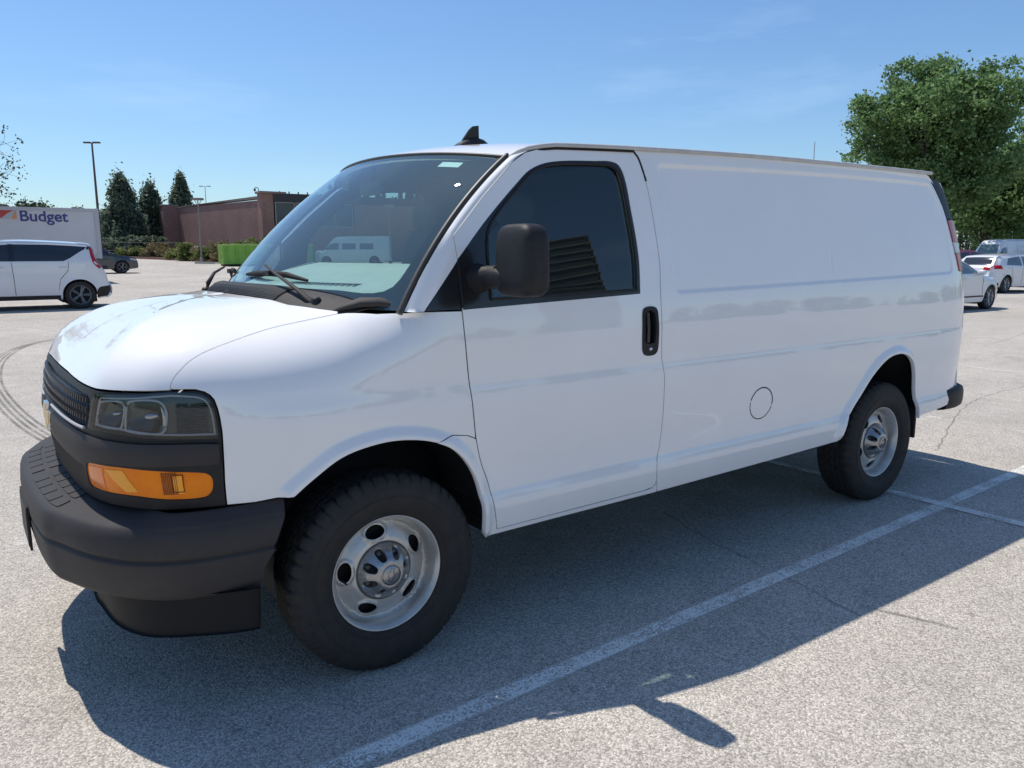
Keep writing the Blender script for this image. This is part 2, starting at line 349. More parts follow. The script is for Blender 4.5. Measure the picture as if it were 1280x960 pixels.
WIN=[(2.026,1.345),(2.964,1.376),(2.976,1.542),(2.96,1.74),(2.94,1.896),(2.902,1.946),(2.77,1.947),(2.536,1.928),(2.421,1.891),(2.336,1.827),(2.172,1.682),(2.024,1.533)]
GLS=[(2.161,1.385),(2.938,1.398),(2.948,1.542),(2.934,1.738),(2.91,1.894),(2.872,1.926),(2.765,1.929),(2.533,1.911),(2.437,1.88),(2.355,1.818),(2.20,1.672),(2.171,1.605)]
sARF=smoothpoly(ARF,.02,[0,9],closed=False); sARR=smoothpoly(ARR,.02,[0,9],closed=False)
hcut=smoothpoly(HOODCUT,.02,[0,8],closed=False); sDR=smoothpoly(DR,.02,[0,13],closed=False)
sDF=smoothpoly(DF,.02,[0,8],closed=False)
REC=smoothpoly([(3.165,1.93),(3.175,1.950),(3.221,1.955),(4.482,1.985),(5.84,1.990),(5.89,1.97),(5.915,1.90),(5.93,1.46),(5.915,1.43),(5.878,1.422),(3.225,1.376),(3.205,1.383),(3.20,1.40)],.02,[])
def flare(u,v):
    Q_=np.stack([u,v],-1).reshape(-1,2)
    d=np.minimum(sdist(sARF,Q_,False),sdist(sARR,Q_,False)).reshape(u.shape)
    t=np.clip(1-(d-.012)/.042,0,1); return .024*(t*t*(3-2*t))*.5+.012*t
def disp_side(u,v):
    Q_=np.stack([u,v],-1).reshape(-1,2); d=sdist(REC,Q_).reshape(u.shape)*np.where(inside(REC,Q_).reshape(u.shape),-1,1)
    r=-.0075*(1-sstep(d,-.012,.012))*(1-.0*u)
    for uu in (4.49,4.60): r=r-.0018*np.exp(-((u-uu)/.009)**2)*(sstep(v,1.43,1.47)*(1-sstep(v,1.56,1.62)))
    return r+flare(u,v)
def rings(P,offs,closed=True):
    P=dens(P,.03,closed); a=np.roll(P,-1,0)-np.roll(P,1,0)
    if not closed: a[0]=P[1]-P[0];a[-1]=P[-1]-P[-2]
    n=norm(np.stack([-a[:,1],a[:,0]],1)); return np.concatenate([P+n*o for o in offs])
arc_r=[rings(sARF,[.012,.022,.033,.044,.056,.07],False),rings(sARR,[.012,.022,.033,.044,.056,.07],False)]
rec_r=[rings(REC,[-.014,-.009,-.003,.003,.009,.014])]
crows=(.54,.56,.575,.59,.605,.62,.66,.80,.95,.99,1.01,1.03,1.045,1.06,1.09,1.2,1.3,1.36)
# fender --------------------------------------------------------------
dseamB=[(u,vz(u,z)) for u,z in sDF if z>.86]
FT=[(1.622,1.252),(1.714,1.237),(1.811,1.232),(1.858,vz(1.858,1.346))]
TRI=[(1.862,1.3465),(2.0175,1.3455),(2.019,1.527)]
fend=np.concatenate([hcut,FT,dseamB,[(2.066,.845),(2.03,.862),(1.96,.874),(1.92,.868),(1.885,.859)],sARF[(sARF[:,0]<1.875)][::-1],[(1.309,.748),(1.218,.742),(1.123,.744),(1.127,.859),(1.127,.992),(1.1235,1.03),(1.119,1.055),(1.110,1.080),(1.098,1.092),(1.083,1.100),(1.055,1.107)]])
panel('front_fender',B,fend,'white_paint',van,res=.035,disp=flare,gap=.0026,lines=[arc_r[0]],rows=crows[:8],flange=.025)
rock=np.concatenate([[(1.885,.859),(1.92,.868),(1.96,.874),(2.03,.862),(2.066,.845)],sDF[sDF[:,1]<.84],[(3.016,.452),(3.075,.457),(3.09,.475),(3.108,.43),(2.512,.429),(2.117,.427)],sARF[sARF[:,0]>1.885][::-1]])
panel('rocker_panel',Pside,rock,'white_paint',van,res=.03,disp=flare,gap=.0012,lines=[arc_r[0]],flange=.03)
# hood ------------------------------------------------------------------
hood=np.concatenate([[(0,1.121),(.15,1.120),(.294,1.119),(.5,1.112),(.697,1.106),(.85,1.108)],hcut,[(1.600,1.258),(1.555,1.275),(1.476,1.311),(1.408,1.373),(1.37,1.43),(1.35,1.5),(0,1.5)]])
def disp_hood(u,v):
    P=B(u,v); y=np.abs(P[...,1]); x=P[...,0]
    return .005*(1-sstep(y,.44+.06*sstep(x,-.9,-.2),.56+.06*sstep(x,-.9,-.2)))*sstep(v,1.2,1.3)
panel('hood',B,hood,'white_paint',van,res=.03,disp=disp_hood,gap=.0,flange=.02,noflange=lambda u,v:u<.001 or v>1.499)
# door -------------------------------------------------------------------
DTOP=[(2.022,1.527),(2.016,1.622),(2.172,1.775),(2.334,1.917),(2.40,1.957),(2.48,1.979),(2.60,1.988),(2.80,1.999)]
door=np.concatenate([sDF[::-1],DTOP,sDR[::-1],[(3.086,.475),(3.072,.461),(3.016,.454)]])
sWIN=smoothpoly(WIN,.02,[0,1,11]); sGLS=smoothpoly(GLS,.02,[0,1])
HND=smoothpoly([(2.967,1.28),(2.976,1.308),(3.016,1.318),(3.056,1.308),(3.066,1.28),(3.068,1.14),(3.056,1.105),(3.016,1.095),(2.977,1.105),(2.966,1.14)],.01)
doors=panel('front_door',Pside,door,'white_paint',van,holes=[sWIN,HND],res=.045,gap=.0036,rows=crows,flange=.025)
for k,dr in enumerate(doors):
    sg=1 if k==0 else -1
    fx=(lambda V:V) if k==0 else (lambda V:V*[1,-1,1])
    def one(name,outer,m,parent,**kw):
        a,b=panel(name,Pside,outer,m,parent,**kw)
        keep,rem=(a,b) if k==0 else (b,a)
        bpy.data.objects.remove(rem); return keep
    wf=one('window_frame',sWIN,'smooth_black',dr,holes=[sGLS],res=.04,off=-.002,flange=.03,gap=.001)
    one('window_glass',sGLS,'door_glass',dr,res=.08,off=-.010,flange=0)
    seal=MB(); q=dens(inset(sGLS,-.004),.03); P_=fx(Pside(q[:,0],q[:,1])+np.array([0,-.000,0])); seal.tube(list(P_)+[P_[0]],.006,6,cap=False); seal.build('window_seal','black_plastic',wf)
    hin=inset(smoothpoly([(2.985,1.27),(3.0,1.296),(3.035,1.296),(3.05,1.27),(3.05,1.165),(3.042,1.152),(2.993,1.152),(2.985,1.165)],.01),0)
    hd=one('door_handle',HND,'black_plastic',dr,holes=[hin],res=.02,off=.004,flange=.02)
    one('handle_pocket',hin,'dark_liner',hd,res=.03,off=-.03,flange=0)
    g=MB(); P_=fx(Pside(np.array([3.0]*5),np.linspace(1.158,1.29,5)))+np.array([-.004,-.004*sg,0]); g.tube(P_,.012,8,flat=.6); g.build('handle_grip','smooth_black',hd)
    kx=fx(Pside(np.array([3.018]),np.array([1.127])))[0]; g=MB(); g.lathe([(0,-.0085),(.006,-.0085),(.0075,-.0065),(.0075,-.004),(.009,-.004)],kx,n=16,sgn=sg); g.build('key_lock','chrome',hd)
def seam(name,P,par,r=.0042,o=-.009,F=Pside):
    P=dens(np.array(P),.04,False); u_,v_=P[:,0],P[:,1]; e_=.002; n_=norm(np.cross(F(u_+e_,v_)-F(u_-e_,v_),F(u_,v_+e_)-F(u_,v_-e_))); C=F(u_,v_)+n_*o
    for s in (1,-1): g=MB(); g.tube(C*[1,s,1],r,5,sm=False); g.build(name,'dark_liner',par)  # dark tube laid along the joint paints in the gap's shade
seam('door_gap_shade',np.concatenate([sDR[::-1],[(3.086,.468),(3.05,.456),(2.6,.452),(2.175,.450)]]),van,.006)
seam('door_gap_shade',np.concatenate([sDF[::-1],[(2.021,1.4),(2.022,1.527),(2.016,1.622)]]),van,.006)
seam('door_gap_shade',sDR[sDR[:,1]>1.86],van,.006,-.001)
seam('panel_gap',[(1.885,.859),(1.92,.868),(1.96,.874),(2.03,.862),(2.066,.845)],van,.0045)
seam('hood_gap',hcut[3:],van,.005,-.011,B)
seam('gap_trim',[(2.0235,1.352),(2.0235,1.44),(2.0225,1.525)],van,.005,.001)
# black corner triangle on the fender top
panel('quarter_trim',Pside,TRI,'smooth_black',van,res=.05,off=.001,gap=.002,flange=.02)
# body side -----------------------------------------------------------------
top=[(5.89,2.047),(5.7,2.0455),(5.2,2.042),(4.6,2.0375),(4.0,2.030),(3.5,2.020)]
bside=np.concatenate([sDR[::-1],[(3.100,.470),(3.112,.430),(4.104,.447),(4.609,.458)],sARR,[(5.904,.516),(6.02,.53),(6.15,.548),(6.172,.75),(6.178,1.0),(6.177,1.25),(6.175,1.425),(6.050,1.431),(6.022,1.6),(6.007,1.762),(5.995,1.85),(5.955,1.96),(5.92,2.03)],top])
FC=np.array([(3.858+.093*math.cos(t),.777+.084*math.sin(t)) for t in np.linspace(0,2*math.pi,40,endpoint=False)])
bs=panel('body_side',Pside,bside,'white_paint',van,holes=[FC],res=.05,disp=disp_side,gap=.0022,lines=[arc_r[1]]+rec_r+[np.array([(uu+o,z) for uu in (4.49,4.60) for o in (-.018,-.009,-.004,0,.004,.009,.018) for z in np.arange(1.44,1.63,.02)])],rows=crows,flange=.025,hgap=.0)
seam('fuel_door_gap',np.vstack([FC,FC[:1]]),van,.005,-.003)
for k,o in enumerate(panel('fuel_door',Pside,FC,'white_paint',van,res=.04,gap=.0022,flange=.02)):
    o.parent=bs[k]
    if k==1: bpy.data.objects.remove(o)
# pillars and trim at the back corner -------------------------------------------
panel('corner_glass_trim',Pside,[(5.925,2.038),(5.96,1.965),(6.0,1.85),(6.012,1.775),(6.215,1.775),(6.205,1.85),(6.175,1.96),(6.11,2.03)],'black_plastic',van,res=.05,gap=.002,flange=.02)
TL=smoothpoly([(6.012,1.768),(6.215,1.768),(6.262,1.6),(6.28,1.43),(6.055,1.43),(6.028,1.6)],.03,[0,1,3,4])
def seg(name,z0,z1,m,par):
    P=TL.copy(); P[:,1]=np.clip(P[:,1],z0,z1); k=np.r_[True,np.hypot(*np.diff(P,axis=0).T)>1e-4]; return panel(name,Pside,P[k],m,par,res=.03,off=.006,flange=.03,gap=.0008)
tls=panel('tail_light',Pside,TL,'lamp_housing',van,res=.04,off=.001,flange=.03)
for a,b,m_,nm in ((1.625,1.768,'red_lens','stop_lamp'),(1.553,1.622,'clear_lens_white','reversing_lamp'),(1.43,1.55,'red_lens','tail_lamp')):
    for k,o in enumerate(seg(nm,a,b,m_,van)): o.parent=tls[k]
rd=[(6.182,.56),(UMAX-.004,.56),(UMAX-.004,2.0),(6.12,2.02),(6.18,1.96),(6.215,1.85),(6.222,1.775),(6.27,1.6),(6.288,1.42),(6.186,1.42),(6.182,1.0)]
rw=smoothpoly([(6.42,1.42),(7.1,1.42),(7.1,1.86),(6.45,1.86)],.03,[0,1,2,3])
rds=panel('rear_door',Pside,rd,'white_paint',van,holes=[rw],res=.07,gap=.002,flange=.025)
for k,o in enumerate(panel('rear_door_glass',Pside,rw,'door_glass',van,res=.1,off=-.006,flange=0)): o.parent=rds[k]
# windshield, cowl, roof ----------------------------------------------------------
ws_o=smoothpoly([(-.99,.0),(0,-.01),(.99,0),(.985,.5),(.975,.93),(.94,.975),(0,.985),(-.94,.975),(-.975,.93),(-.985,.5)],.04,[0,2])
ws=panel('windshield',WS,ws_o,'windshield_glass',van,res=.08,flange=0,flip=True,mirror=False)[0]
inn=smoothpoly([(-.935,.20),(-.895,.095),(-.7,.09),(0,.10),(.7,.09),(.895,.095),(.935,.20),(.935,.6),(.925,.90),(.88,.945),(0,.955),(-.88,.945),(-.925,.90),(-.935,.6)],.04,[])
panel('black_border',WS,ws_o,'frit_black',ws,holes=[inn],res=.06,off=-.004,flange=0,flip=True,mirror=False)
panel('sticker',WS,[(-.815,.885),(-.70,.885),(-.70,.925),(-.815,.925)],'sticker_white',ws,res=.05,off=-.003,flange=0,flip=True,mirror=False)
m_=MB(); aa=np.linspace(-.985,.985,60); m_.tube(WS(aa,np.full(60,.992)),.0075,8); m_.build('header_molding','grey_trim',ws)
for sg in (-1,1):
    m_=MB(); bb_=np.linspace(-.02,.995,40); C=WS(np.full(40,.99*sg),bb_)+np.array([-.014,.022*sg,.002])*(1-.75*bb_)[:,None]+np.array([0,.004*sg,.004]); m_.tube(C,[.0125]*40,8); m_.build('pillar_molding','grey_trim',ws)
roof=panel('roof',ROOF,[(-.86,.0),(.86,0),(.86,3.93),(-.86,3.93)],'white_paint',van,res=.07,flange=.03,flip=True,mirror=False,lines=[np.array([(a,b) for b in (.02,.05,.09,.14,.2,.27) for a in np.arange(-.84,.85,.05)])])[0]
panel('headliner',ROOF,[(-.84,.04),(.84,.04),(.84,3.9),(-.84,3.9)],'cab_dark',van,res=.2,off=-.035,flange=0,mirror=False,flip=True)
# A pillars: ruled between the glass edge and the flank
C2=smoothpoly([(1.800,1.345),(1.858,1.346),(2.022,1.527),(2.016,1.622),(2.172,1.775),(2.334,1.917),(2.40,1.957),(2.48,1.979)],.02,[1,2,3],closed=False)
C2=C2[1:]
s2=np.linspace(0,1,len(C2))
zz=C2[:,1]; b2=np.clip((zz-1.352)/(1.94-1.352),0,1.0)
c1=WS(np.full(len(C2),-1.0),b2); c2=Pside(C2[:,0],C2[:,1]); dl=np.maximum(0,np.abs(c2[:,1])-.022-np.abs(c1[:,1])); c1=c1+np.stack([-.5*dl,-dl,0*dl],1)
for sg in (1,-1):
    V=[];F_=[]
    n=7
    for i in range(len(C2)):
        for j in range(n):
            t=j/(n-1); p_=c1[i]*(1-t)+c2[i]*t+np.array([-.002,-.006,0])*math.sin(math.pi*t); V.append(p_*[1,sg,1])
    for i in range(len(C2)-1):
        for j in range(n-1):
            q=(i*n+j,i*n+j+1,(i+1)*n+j+1,(i+1)*n+j); F_.append(q[::-1] if sg>0 else q)
    mk('a_pillar',V,F_,'white_paint',van,smooth=True)
for sg in (-1,1):
    xs=np.linspace(.70,4.01,60); P_=[(x,sg*(.868-.002*(x>3.9)),float(zr(x))+.004) for x in xs]
    P_=[(.650,sg*.840,1.934),(.685,sg*.851,1.956),(.735,sg*.860,1.975),(.80,sg*.866,1.988)]+[q for q in P_ if q[0]>.86]; m_=MB(); m_.tube(P_,.0105,8,flat=1.0); rl=m_.build('drip_rail','rail_paint',van)
    m_=MB(); m_.tube([(p_[0],p_[1]+.002*sg,p_[2]-.0135) for p_ in P_[1:] if p_[0]<1.36],.006,6); m_.build('rail_seal','dark_liner',rl)
# shark fin antenna
fa=MB(); ax_,ay_=.80,-.20; az_=float(ROOF(ay_,.36)[2])+.002
prof=[(0,0,.030,.008),(.02,.018,.034,.008),(.06,.038,.032,.010),(.11,.050,.028,.010),(.155,.042,.022,.010),(.19,.022,.014,.006),(.20,.0,.008,.004)]
V=[];n=10
for (x,h,w_,_) in prof:
    for k in range(n+1): t=math.pi*k/n; V.append((ax_+x,ay_+w_*math.cos(t),az_+max(h,.004)*math.sin(t)))
fa.add(V,[(i*(n+1)+k,i*(n+1)+k+1,(i+1)*(n+1)+k+1,(i+1)*(n+1)+k) for i in range(len(prof)-1) for k in range(n)],True)
fa.prism([(.035,.028),(.075,.080),(.095,.098),(.128,.104),(.130,.035)],-.006,.006,lambda a,b,d:(ax_+a,ay_+d,az_+b))
fa.build('roof_antenna','black_plastic',van)
# cowl ---------------------------------------------------------------------
hedge=B(np.array([1.600,1.555,1.476,1.408,1.37,1.35]),np.array([1.258,1.275,1.311,1.373,1.43,1.4999]))
hy=-hedge[:,1]; hxf=pchip(hy[::-1].tolist(),hedge[::-1,0].tolist()); hzf=pchip(hy[::-1].tolist(),hedge[::-1,2].tolist())
def COWL(a,b):
    a,b=np.broadcast_arrays(np.asarray(a,float),np.asarray(b,float)); ya=np.minimum(np.abs(a),.84)
    h=np.stack([hxf(ya)+.006,a,hzf(ya)-.014],-1); g=WS(a/.93,.085*(1-np.abs(a/.84)**5)); g=g+np.array([-.006,0,.005])
    t=b[...,None]; return h*(1-t)+g*t+np.array([-.008,0,.018])*np.sin(np.pi*t)*(1-.7*np.abs(a/.84)**2)[...,None]+np.array([0,0,.0])
cw=panel('cowl',COWL,[(-.84,0),(.84,0),(.84,1),(-.84,1)],'bumper_plastic',van,res=.06,flange=.004,mirror=False)[0]
m_=MB()
for i in range(64):
    y=-.50+i*.0125
    if y>.3: break
    P_=COWL(np.full(5,y),np.linspace(.12,.9,5)); P_=P_+np.array([0,0,.006]); m_.tube(P_,.0028,4,sm=False)
for b in np.linspace(.15,.88,14):
    P_=COWL(np.linspace(-.5,.3,18),np.full(18,b))+np.array([0,0,.006]); m_.tube(P_,.0022,4,sm=False)
m_.build('cowl_mesh','grey_trim',cw)
for sg in (-1,1):
    ax=np.array([(-.10,.775,1.348),(-.06,.79,1.362),(0,.81,1.378),(.06,.835,1.378),(.11,.862,1.368),(.155,.885,1.352)]); P_=ax*[1,sg,1]
    m_=MB(); m_.tube(P_,[.006,.022,.034,.032,.025,.010],10,flat=.5,upv=(0,-.3,1)); m_.build('cowl_corner_cover','bumper_plastic',cw)
def wsp(a,b,o=0):
    p=WS(a,b); e=1e-3; n_=norm(np.cross(WS(a,b+e)-p,WS(a+e,b)-p)); return p+n_*o
def wiper(piv,arm,blade):
    arm=[(a,b,o+.018) for a,b,o in arm]
    m_=MB(); P_=[wsp(a,b,o) for a,b,o in arm]; m_.tube(P_,[.017,.016,.011,.008,.007][:len(P_)],6,flat=.6); w_=m_.build('wiper','bumper_plastic',van)
    m_=MB(); m_.lathe([(0,.03),(.014,.03),(.02,.02),(.022,-.02)],P_[0],ax='z',n=16); m_.build('wiper_pivot','black_plastic',w_)
    m_=MB(); Q_=[wsp(a,b,o) for a,b,o in blade]; m_.tube(Q_,[.004]+[.0085]*(len(Q_)-2)+[.004],6,flat=1.6); m_.build('wiper_blade','rubber',w_)
    c=Q_[len(Q_)//2]; m_=MB(); m_.box(c,(.016,.022,.010)); m_.build('blade_clip','black_plastic',w_)
wiper(None,[(-.70,-.02,.03),(-.66,.0,.045),(-.589,.04,.05),(-.42,.11,.045),(-.274,.165,.03)],[(-.05,.138,.012),(-.16,.143,.014),(-.287,.147,.016),(-.406,.144,.014),(-.55,.121,.012)]); wiper(None,[(.40,-.02,.03),(.40,.03,.05),(.41,.09,.055),(.42,.145,.035)],[(.28,.16,.012),(.35,.155,.014),(.42,.148,.016),(.50,.135,.014),(.60,.11,.012)])
# front fascia ----------------------------------------------------------------
GR=smoothpoly([(-.655,1.072),(-.60,1.085),(-.3,1.097),(0,1.100),(.3,1.097),(.60,1.085),(.655,1.072),(.63,1.005),(.60,.992),(.3,.998),(0,1.0),(-.3,.998),(-.60,.992),(-.63,1.005)],.02,[])
LG=smoothpoly([(-.555,.850),(-.3,.858),(0,.860),(.3,.858),(.555,.850),(.565,.83),(.548,.772),(.53,.762),(.3,.764),(0,.765),(-.3,.764),(-.53,.762),(-.548,.772),(-.565,.83)],.02,[])
TS=smoothpoly([(.598,.868),(.70,.877),(.827,.880),(.982,.869),(1.066,.860),(1.086,.848),(1.092,.825),(1.084,.795),(1.061,.777),(.961,.774),(.83,.784),(.62,.780),(.582,.785),(.578,.80),(.585,.855)],.01,[])
def FB(u,v):   # whole front, u signed
    P=B(np.abs(u),v); return P*np.stack([np.ones_like(P[...,0]),np.where(np.asarray(u)+0*P[...,0]<0,-1,1),np.ones_like(P[...,0])],-1)
mirr=lambda P:(np.asarray(P)*[-1,1])[::-1]
hl=smoothpoly(HL,.01,[0,1,7,10])
fo=[(0,1.115),(.294,1.113),(.5,1.106),(.697,1.100),(.85,1.102),(.978,1.104),(1.055,1.105),(1.083,1.098),(1.096,1.090),(1.1075,1.078),(1.116,1.054),(1.1205,1.03),(1.124,.992),(1.124,.859),(1.120,.744),(.944,.741),(.794,.744),(.6,.738),(.509,.735),(0,.735)]
fo=np.concatenate([np.array(fo),mirr(fo[1:-1])])
def dfas(u,v):
    a=np.abs(u)
    return 0*a
fas=panel('front_fascia',FB,fo,'black_plastic',van,holes=[GR,LG,TS,mirr(TS),hl,mirr(hl)],res=.03,off=-.002,disp=dfas,flange=.04,mirror=False,rows=(.87,.88,.89,.96,.97,.98))[0]
def fpath(P,o=0):
    P=np.asarray(P,float); u,v=P[:,0],P[:,1]; e=.002; p=FB(u,v); n_=norm(np.cross(FB(u+e,v)-FB(u-e,v),FB(u,v+e)-FB(u,v-e))); n_[:,0]=np.where(n_[:,0]>0,-n_[:,0],n_[:,0]); return p+n_*np.reshape(o,(-1,1))
FBAR=[(.0,.892),(.4,.892),(.80,.890),(1.06,.886),(1.116,.886),(1.117,.955),(1.06,.960),(.80,.966),(.60,.972),(.3,.980),(.0,.982)]
fb_=smoothpoly(np.concatenate([np.array(FBAR),mirr(FBAR)[1:-1]]),.04,range(30))
panel('fascia_bar',FB,fb_,'bumper_plastic',fas,res=.03,off=.012,disp=lambda u,v:-.010*(np.abs(v-.93)/.045)**3,flange=.016,mirror=False)
# upper grille: woven diamond bars
m_=MB()
def clipseg(a,b,poly):
    t=np.linspace(0,1,40); Q_=a+(b-a)*t[:,None]; k=inside(poly,Q_); 
    if k.sum()<2: return None
    i=np.where(k)[0]; return Q_[i[0]],Q_[i[-1]]
for s_ in (-1,1):
    for i in range(-44,45):
        x=i*.026; c=clipseg(np.array([x,.98]),np.array([x+s_*.075,1.105]),GR)
        if c is None: continue
        m_.tube(fpath([c[0],(c[0]+c[1])/2,c[1]],-.014),.0050,4,cap=False,sm=False)
for z in (1.02,1.045,1.07):
    xs=np.arange(-.63,.64,.026)
    for x in xs:
        if inside(GR,np.array([[x,z]]))[0]: m_.box(fpath([(x,z)],-.009)[0],(.007,.0085,.0065))
ug=m_.build('upper_grille','dark_grille_bar',fas)
panel('grille_backing',FB,GR,'dark_liner',ug,res=.08,off=-.05,flange=0,mirror=False)
m_=MB(); m_.tube(fpath(dens([(-.60,.9915),(-.3,.9975),(-.13,.999)],.03,False),.004),.0045,6); m_.build('grille_molding','silver_edge',fas); m_=MB(); m_.tube(fpath(dens([(.13,.999),(.3,.9975),(.60,.9915),(.615,.9935)],.03,False),.004),.0050,6); m_.build('grille_molding','silver_edge',fas)
# lower grille: upright fins
m_=MB()
for x in np.arange(-.55,.56,.0165):
    c=clipseg(np.array([x,.75]),np.array([x,.87]),LG)
    if c: m_.tube(fpath([c[0],c[1]],-.005),.0035,4,cap=False,sm=False)
lg=m_.build('lower_grille','dark_grille_bar',fas); panel('grille_backing',FB,LG,'dark_liner',lg,res=.08,off=-.045,flange=0,mirror=False)
# emblem
BT=np.array([(-.82,.24),(-.32,.24),(-.28,.48),(.40,.48),(.36,.24),(1.0,.24),(.82,-.24),(.32,-.24),(.28,-.48),(-.40,-.48),(-.36,-.24),(-1.0,-.24)])
def emblem(sc,o,m,nm,par):
    P=BT*sc; P[:,1]+=.940
    return panel(nm,FB,P,m,par,res=.03,off=o,flange=.014,mirror=False)[0]
em=emblem(.112,.0135,'chrome','front_emblem',fas); emblem(.103,.0155,'gold','emblem_inlay',em)
# headlights
hls=panel('headlight',B,hl,'headlight_lens',van,res=.04,off=.003,flange=0,gap=.001)
cell1=smoothpoly([(.70,1.072),(.80,1.078),(.815,1.066),(.800,1.012),(.785,1.003),(.675,1.006),(.668,1.018),(.69,1.062)],.01)
cell2=smoothpoly([(.835,1.080),(.925,1.084),(.955,1.070),(.962,1.035),(.95,1.0),(.925,.992),(.815,1.0),(.815,1.015),(.825,1.065)],.01)
cell3=smoothpoly([(.985,1.085),(1.06,1.080),(1.088,1.062),(1.098,1.03),(1.102,.986),(1.0,.987),(.985,1.0),(.99,1.04)],.01)
for k,h in enumerate(hls):
    def one(name,outer,m,par,**kw):
        r=panel(name,B,outer,m,par,**kw); keep,rem=(r[0],r[1]) if k==0 else (r[1],r[0]); bpy.data.objects.remove(rem); return keep
    hs=one('lamp_housing',hl,'lamp_housing',h,holes=[cell1,cell2],res=.03,off=-.022,flange=.045,gap=.002)
    def bowl(c):
        ctr=c.mean(0); 
        def f(u,v):
            Q_=np.stack([u,v],-1).reshape(-1,2); d=np.hypot(*((Q_-ctr)/[.07,.045]).T).reshape(u.shape); return .035*np.minimum(d,1.2)**2
        return f
    one('reflector_bowl',cell1,'reflector',hs,res=.015,off=-.072,disp=bowl(cell1),flange=0)
    one('reflector_bowl',cell2,'reflector',hs,res=.015,off=-.072,disp=bowl(cell2),flange=0)
    for c in (cell1,cell2,inset(hl,.011)):
        q=dens(c,.02); P_=fpath(q,-.018); P_=P_*[1,1 if k==0 else -1,1]; m_=MB(); m_.tube(list(P_)+[P_[0]],.0042,5,cap=False); m_.build('bezel_ring','silver_edge',hs)
    m_=MB(); q=np.array([(.943,1.066),(.953,1.045),(.956,1.03),(.952,1.015),(.945,1.003)]); m_.tube(fpath(q,-.028)*[1,1 if k==0 else -1,1],[.003,.009,.012,.009,.003],6); m_.build('reflector_edge','chrome',hs)
    for c,rr in ((cell1,.017),(cell2,.024)):
        ctr=fpath([c.mean(0)],-.045)[0]*[1,1 if k==0 else -1,1]; m_=MB(); m_.tube([ctr+np.array([.03,0,0]),ctr,ctr+np.array([-.012,0,0])],[rr*.5,rr*.62,rr*.3],12); m_.build('bulb_cap','chrome',hs)
    m_=MB()
    for i in range(13):
        z=.994+i*.0065; m_.tube(fpath([(.99,z),(1.04,z),(1.088,z)],-.017)*[1,1 if k==0 else -1,1],.0022,4,sm=False)
    m_.build('side_reflector','reflector',hs)
# turn signals
for k,(a_) in enumerate(panel('turn_signal',B,TS,'amber_lens',van,res=.02,off=-.006,flange=.03,gap=.001)):
    sgn=1 if k==0 else -1
    for q_,mm_ in (([(.600,.86),(.70,.868),(.70,.788),(.60,.792)],'amber_mid'),([(.712,.866),(.80,.87),(.85,.80),(.80,.794)],'amber_bright'),([(.968,.856),(1.0,.855),(1.0,.792),(.968,.794)],'amber_bright')):
        a2,b2=panel('lens_facet',B,q_,mm_,a_,res=.03,off=-.004,flange=.003,gap=.001); bpy.data.objects.remove(b2 if k==0 else a2)
    m_=MB()
    for i in range(9):
        u_=.935+i*.0055; m_.tube(fpath([(u_,.792),(u_,.866)],-.0045)*[1,sgn,1],.0022,4,sm=False)
    m_.build('lens_rib','amber_dark',a_)
    m_=MB(); P_=fpath([(.965,.80),(.965,.858),(1.0,.858),(1.0,.80)],-.003)*[1,sgn,1]; m_.tube(list(P_)+[P_[0]],.002,4,cap=False); m_.build('lens_frame','amber_dark',a_)
# bumper ------------------------------------------------------------------------
BPL=crspline([(-1.064,0),(-1.060,.22),(-1.048,.40),(-1.040,.46),(-1.030,.495),(-1.014,.535),(-.956,.690),(-.902,.79),(-.83,.878),(-.735,.943),(-.63,.977),(-.536,.989),(-.455,.994),(-.375,.996)],14)
_bs=np.r_[0,np.cumsum(np.hypot(*np.diff(BPL,axis=0).T))]; BUM=_bs[-1]
SEC=np.array([(-.14,.445),(-.045,.438),(-.026,.444),(-.014,.462),(-.003,.52),(.002,.575),(.001,.584),(-.007,.589),(-.007,.594),(.003,.602),(.006,.64),(.003,.674),(-.003,.690),(-.011,.699),(-.035,.706),(-.10,.720),(-.18,.735),(-.22,.738)])
_ss=np.r_[0,np.cumsum(np.hypot(*np.diff(SEC,axis=0).T))]
def BUMP(u,s):
    u,s=np.broadcast_arrays(np.asarray(u,float),np.asarray(s,float)); a=np.abs(u)
    x=np.interp(a,_bs,BPL[:,0]);y=np.interp(a,_bs,BPL[:,1]); e=.007
    tx=np.interp(a+e,_bs,BPL[:,0])-np.interp(a-e,_bs,BPL[:,0]);ty=np.interp(a+e,_bs,BPL[:,1])-np.interp(np.maximum(a-e,0),_bs,BPL[:,1]); l=np.hypot(tx,ty); nx,ny=-ty/l,tx/l
    o=np.interp(s,_ss,SEC[:,0]);z=np.interp(s,_ss,SEC[:,1])
    k=sstep(x,-.99,-.72); o=np.where(z>.692,-.004+(o+.004)*(1-.80*k),o)
    o=o-.022*sstep(y,.5,.9)*np.clip((.58-z)/.12,0,1)
    return np.stack([x+nx*o,-np.sign(u)*(y+ny*o),z],-1)
bo=[(-BUM+.11,0),(BUM-.11,0),(BUM-.085,_ss[4]),(BUM-.055,_ss[5]),(BUM-.05,_ss[9]),(BUM-.012,_ss[12]),(BUM,_ss[-1]),(-BUM,_ss[-1]),(-BUM+.012,_ss[12]),(-BUM+.05,_ss[9]),(-BUM+.055,_ss[5]),(-BUM+.085,_ss[4])]
bmp=panel('front_bumper',BUMP,bo,'bumper_plastic',van,res=.022,flange=.04,mirror=False,flip=False,lines=[np.array([(s*(.535+.02+o_),q) for s in (-1,1) for o_ in (-.03,-.02,-.01,0,.01,.02,.03) for q in np.arange(.02,_ss[-1],.02)])],rows=tuple(_ss[1:-1]))[0]
